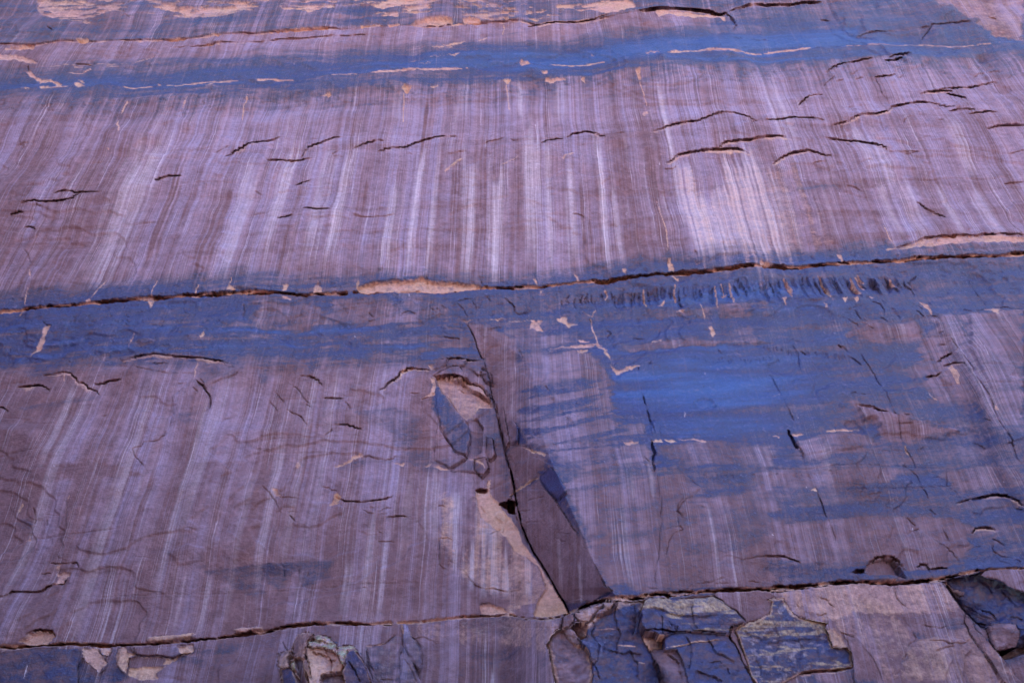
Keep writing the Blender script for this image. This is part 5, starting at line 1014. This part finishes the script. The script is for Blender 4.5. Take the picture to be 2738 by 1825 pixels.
    base = mix(mt('MULTIPLY', mt('MULTIPLY', dkr, STKa), remap(noise(0.5, 0.3, 0.1, 2.0), 0.45, 0.6), clamp=True), base, C_BROWN_D)
    rill = mt('ADD', thin, mt('MULTIPLY', WHTa, remap(n3, 0.35, 0.6, 0.55, 1.1)), clamp=True)
    base = mix(rill, base, C_RILL)
    # varnish
    dip2 = mt('SUBTRACT', pz, mt('MULTIPLY', px, 0.15))
    cs = nd('ShaderNodeCombineXYZ'); lk(mt('MULTIPLY', px, 0.22), cs.inputs[0]); lk(mt('MULTIPLY', dip2, 2.6), cs.inputs[2])
    smn = nd('ShaderNodeTexNoise'); smn.inputs['Scale'].default_value = 1.0; smn.inputs['Detail'].default_value = 7.0; smn.inputs['Roughness'].default_value = 0.68; lk(cs.outputs[0], smn.inputs['Vector'])
    smear = mt('SUBTRACT', smn.outputs[0], 0.5)
    v = mt('ADD', VARa, mt('MULTIPLY', smear, 1.5))
    v = mt('ADD', v, mt('MULTIPLY', st, -0.65))
    v = mt('ADD', v, mt('MULTIPLY', dith, 2.2))
    v = mt('ADD', v, mt('MULTIPLY', dith2, 0.9))
    v = mt('MULTIPLY', remap(v, 0.02, 0.82, 0, 0.97), remap(VARa, 0.02, 0.16))
    v = mt('MULTIPLY', v, mt('SUBTRACT', 1.0, mt('MULTIPLY', rill, 0.6)), clamp=True)
    vblue = mt('ADD', VARa, mt('MULTIPLY', smear, 0.5))
    vcol = mix(remap(vblue, 0.45, 0.95), C_VAR_A, C_VAR_B)
    vcol = mix(remap(vblue, 0.95, 1.35), vcol, C_VAR_SKY)  # sky reflection mixed into the base colour
    worn = remap(mt('ADD', mt('MULTIPLY', dith, 2.0), mt('MULTIPLY', smear, 1.2)), 0.14, 0.5, 0, 0.6)
    vcol = mix(worn, vcol, C_VAR_W)
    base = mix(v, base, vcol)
    # bare rock
    t = mt('ADD', TANa, mt('ADD', mt('MULTIPLY', dith2, 1.0), mt('MULTIPLY', dith, 0.9)))
    t = mt('SUBTRACT', t, mt('MULTIPLY', st, 0.5))
    t = mt('MULTIPLY', remap(t, 0.10, 0.92, 0, 0.92), remap(TANa, 0.01, 0.12), clamp=True)
    tcol = mix(remap(grain, 0.3, 0.7), C_TAN_A, C_TAN_B)
    tcol = mix(remap(noise(0.35, 0.35, 0.5, 3.0), 0.35, 0.65), tcol, C_TAN_C)
    tcol = mix(remap(noise(2.2, 2.2, 3.0, 4.0), 0.45, 0.75, 0, 0.38), tcol, C_TAN_D)
    base = mix(t, base, tcol)
    lcol = mix(remap(grain, 0.4, 0.62), C_LIC_A, C_LIC_B)
    lcol = mix(remap(LICa, 1.0, 1.6), lcol, mix(remap(dith, -0.1, 0.12), C_LIC_G, C_LIC_W))
    base = mix(mt('MULTIPLY', mt('MINIMUM', LICa, 1.0), remap(dith, -0.12, 0.1, 0.25, 1.0)), base, lcol)
    # mottling of the stone itself
    mot = mt('ADD', 1.0, mt('ADD', mt('MULTIPLY', dith, 0.95), mt('MULTIPLY', dith2, 0.7)))
    mm = nd('ShaderNodeMix', data_type='RGBA', blend_type='MULTIPLY'); mm.inputs[0].default_value = 1.0
    cc = nd('ShaderNodeCombineColor'); lk(mot, cc.inputs[0]); lk(mot, cc.inputs[1]); lk(mot, cc.inputs[2])
    lk(base, mm.inputs[6]); lk(cc.outputs[0], mm.inputs[7])
    base = mm.outputs[2]
    bs = nd('ShaderNodeBsdfPrincipled')
    lk(base, bs.inputs['Base Color'])
    vg = mt('MULTIPLY', v, mt('SUBTRACT', 1.0, t), clamp=True)
    lk(remap(mt('ADD', vg, mt('MULTIPLY', mt('SUBTRACT', grain2, 0.5), 0.3)), 0, 1, 0.78, R_VAR), bs.inputs['Roughness'])
    lk(remap(vg, 0, 1, 0.35, S_VAR), bs.inputs['Specular IOR Level'])
    g2 = noise(16, 16, 16, 4.0, 0.6)
    hgt = mt('ADD', mt('MULTIPLY', dith, 0.16), mt('ADD', mt('MULTIPLY', g2, 0.02), mt('MULTIPLY', lamv, 0.03)))
    bp = nd('ShaderNodeBump'); bp.inputs['Strength'].default_value = 0.8; bp.inputs['Distance'].default_value = 1.0
    lk(hgt, bp.inputs['Height']); lk(bp.outputs[0], bs.inputs['Normal'])
    out = nd('ShaderNodeOutputMaterial'); lk(bs.outputs[0], out.inputs[0])
    return m

def sand_material(name):
    m = bpy.data.materials.new(name); m.use_nodes = True
    nt = m.node_tree; bs = nt.nodes['Principled BSDF']
    n = nt.nodes.new('ShaderNodeTexNoise'); n.inputs['Scale'].default_value = 0.3; n.inputs['Detail'].default_value = 6
    tc = nt.nodes.new('ShaderNodeNewGeometry'); nt.links.new(tc.outputs['Position'], n.inputs['Vector'])
    r = nt.nodes.new('ShaderNodeValToRGB'); r.color_ramp.elements[0].color = (.30, .15, .085, 1); r.color_ramp.elements[1].color = (.44, .26, .16, 1)
    nt.links.new(n.outputs[0], r.inputs[0]); nt.links.new(r.outputs[0], bs.inputs['Base Color']); bs.inputs['Roughness'].default_value = .95
    return m

ROCK = rock_material('varnished_sandstone')
SAND = sand_material('red_sand')

# ---------------------------------------------------------------- points of the sheet in space
def place(hr, dn, dx, dy, dz):
    t = (-CAM[1] - hr) / dy
    return CAM[0] + dx * t, -hr - dn, CAM[2] + dz * t
WXp, WYp, WZp = [a.astype(np.float32) for a in place(HR, DN, DX, DY, DZ)]
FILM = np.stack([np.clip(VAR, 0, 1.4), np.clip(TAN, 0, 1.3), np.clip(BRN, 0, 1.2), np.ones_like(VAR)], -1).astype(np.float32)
CRUST = np.stack([np.clip(STK, 0, 1.2), np.clip(LIC, 0, 2), np.clip(WHT, 0, 1), np.ones_like(VAR)], -1).astype(np.float32)

def sheet_object(name, rid, parent=None, solid=False):
    c = REG[:-1, :-1] == rid
    jj, ii = np.nonzero(c)
    if len(jj) == 0:
        return None
    v = (jj * NX + ii)
    q = np.stack([v, v + NX, v + NX + 1, v + 1], 1)
    uniq, inv = np.unique(q, return_inverse=True)
    f = inv.reshape(q.shape).astype(np.int32)
    hh = HR.ravel()[uniq].copy()
    alien = REG.ravel()[uniq] != rid              # rim points shared with a neighbour keep this piece's own depth
    if rid in OWN:
        s_, h_ = OWN[rid]
        full = HR0.copy(); full[s_] = h_
        hh[alien] = full.ravel()[uniq][alien]
    elif rid < 10 or (OBJ[rid][1] is not None and OBJ[rid][1] in (1, 2, 3, 4)):
        hh[alien] = HR0.ravel()[uniq][alien]
    x_, y_, z_ = place(hh, DN.ravel()[uniq], DX.ravel()[uniq], DY.ravel()[uniq], DZ.ravel()[uniq])
    row = uniq // NX
    y_ = np.where(row == 0, 90.0, y_)             # the plateau behind the rim
    z_ = np.where(row == NY - 1, -0.5, z_)
    co = np.stack([x_, y_, z_], 1).astype(np.float32)
    at1 = FILM.reshape(-1, 4)[uniq]; at2 = CRUST.reshape(-1, 4)[uniq]
    if solid:                                     # close the rim back into the cliff
        e = np.concatenate([f[:, [0, 1]], f[:, [1, 2]], f[:, [2, 3]], f[:, [3, 0]]])
        key = np.sort(e, 1); k1 = key[:, 0].astype(np.int64) * len(uniq) + key[:, 1]
        _, idx, cnt = np.unique(k1, return_index=True, return_counts=True)
        be = e[idx[cnt == 1]]
        bv, binv = np.unique(be, return_inverse=True)
        back = co[bv].copy(); back[:, 1] = np.maximum(back[:, 1] + 0.3, 0.6)
        nb = len(co)
        co = np.vstack([co, back]); at1 = np.vstack([at1, at1[bv]]); at2 = np.vstack([at2, at2[bv]])
        b2 = binv.reshape(be.shape) + nb
        f = np.vstack([f, np.stack([be[:, 1], be[:, 0], b2[:, 0], b2[:, 1]], 1)]).astype(np.int32)
    lo = co.min(0); hi = co.max(0)
    org = np.array([(lo[0] + hi[0]) / 2, (lo[1] + hi[1]) / 2, lo[2]], np.float32)
    me = bpy.data.meshes.new(name)
    me.vertices.add(len(co)); me.vertices.foreach_set('co', (co - org).astype(np.float32).ravel())
    me.loops.add(f.size); me.loops.foreach_set('vertex_index', f.ravel())
    me.polygons.add(len(f)); me.polygons.foreach_set('loop_start', np.arange(0, f.size, 4, dtype=np.int32))
    for an, arr in (('film', at1), ('crust', at2)):
        a = me.attributes.new(an, 'FLOAT_COLOR', 'POINT'); a.data.foreach_set('color', arr.astype(np.float32).ravel())
    me.update(calc_edges=True)
    me.polygons.foreach_set('use_smooth', np.ones(len(f), bool))
    me.materials.append(ROCK)
    o = bpy.data.objects.new(name, me)
    COL.objects.link(o)
    if parent is not None:
        o.parent = parent
        o.location = Vector(org.tolist()) - parent.location
    else:
        o.location = org.tolist()
    return o

TOP = {}
LAYER_LABEL = {1: 'topmost rock layer with tan flaking patches above the first ledge', 2: 'tall streaked wall between the top ledge and the long crack',
               3: 'wall between the two long cracks with the big leaning corner', 4: 'broken rock foot below the lower crack'}
for rid in (1, 2, 3, 4):
    o = sheet_object(OBJ[rid][0], rid)
    o['kind'] = 'structure'; o['label'] = LAYER_LABEL[rid]
    TOP[rid] = o
for rid, (nm, lb, ct, gp) in THINGS.items():
    parts = [k for k, v in OBJ.items() if v[1] == rid]
    cells = np.isin(REG, parts)
    if not cells.any():
        continue
    e = bpy.data.objects.new(nm, None); COL.objects.link(e)
    e.empty_display_size = 0.5
    e.location = (float(WXp[cells].mean()), float(WYp[cells].mean()), float(WZp[cells].min()))
    e['label'] = lb; e['category'] = ct
    if gp:
        e['group'] = gp
    TOP[rid] = e
for rid in sorted(OBJ):
    if rid in TOP or OBJ[rid][1] in (None, 'thing'):
        continue
    nm, par = OBJ[rid][0], OBJ[rid][1]
    if par not in TOP:
        continue
    o = sheet_object(nm, rid, TOP[par], solid=par in THINGS)
    if o is not None and OBJ[rid][2]:
        o['label'] = OBJ[rid][2]

# ---------------------------------------------------------------- the body of the cliff behind its face
def slab_box(name, lo, hi, mat):
    me = bpy.data.meshes.new(name)
    P = [(x, y, z) for x in (lo[0], hi[0]) for y in (lo[1], hi[1]) for z in (lo[2], hi[2])]
    me.from_pydata(P, [], [(0, 1, 3, 2), (4, 6, 7, 5), (0, 4, 5, 1), (2, 3, 7, 6), (0, 2, 6, 4), (1, 5, 7, 3)])
    me.materials.append(mat)
    o = bpy.data.objects.new(name, me); COL.objects.link(o)
    return o
core = slab_box('cliff_core', (-260, 7.0, -1.0), (260, 80.0, 118.0), SAND)
core['kind'] = 'structure'; core['label'] = 'solid rock mass behind the cliff face'

# ---------------------------------------------------------------- canyon floor
me = bpy.data.meshes.new('canyon_floor')
xs = np.linspace(-1500, 1500, 61); ys = np.concatenate([np.linspace(-2500, -300, 20), np.linspace(-280, 2, 40)])
vv = []; ff = []
for j, y in enumerate(ys):
    for i, x in enumerate(xs):
        z = 0.9 * math.sin(x * .02 + y * .013) * math.sin(y * .021 + 1) * min(1, max(0, (-y - 60) / 200))
        vv.append((x, y, z))
nxx = len(xs)
for j in range(len(ys) - 1):
    for i in range(nxx - 1):
        a = j * nxx + i
        ff.append((a, a + 1, a + nxx + 1, a + nxx))
me.from_pydata(vv, [], ff); me.materials.append(SAND)
fl = bpy.data.objects.new('canyon_floor', me); COL.objects.link(fl); fl['kind'] = 'structure'
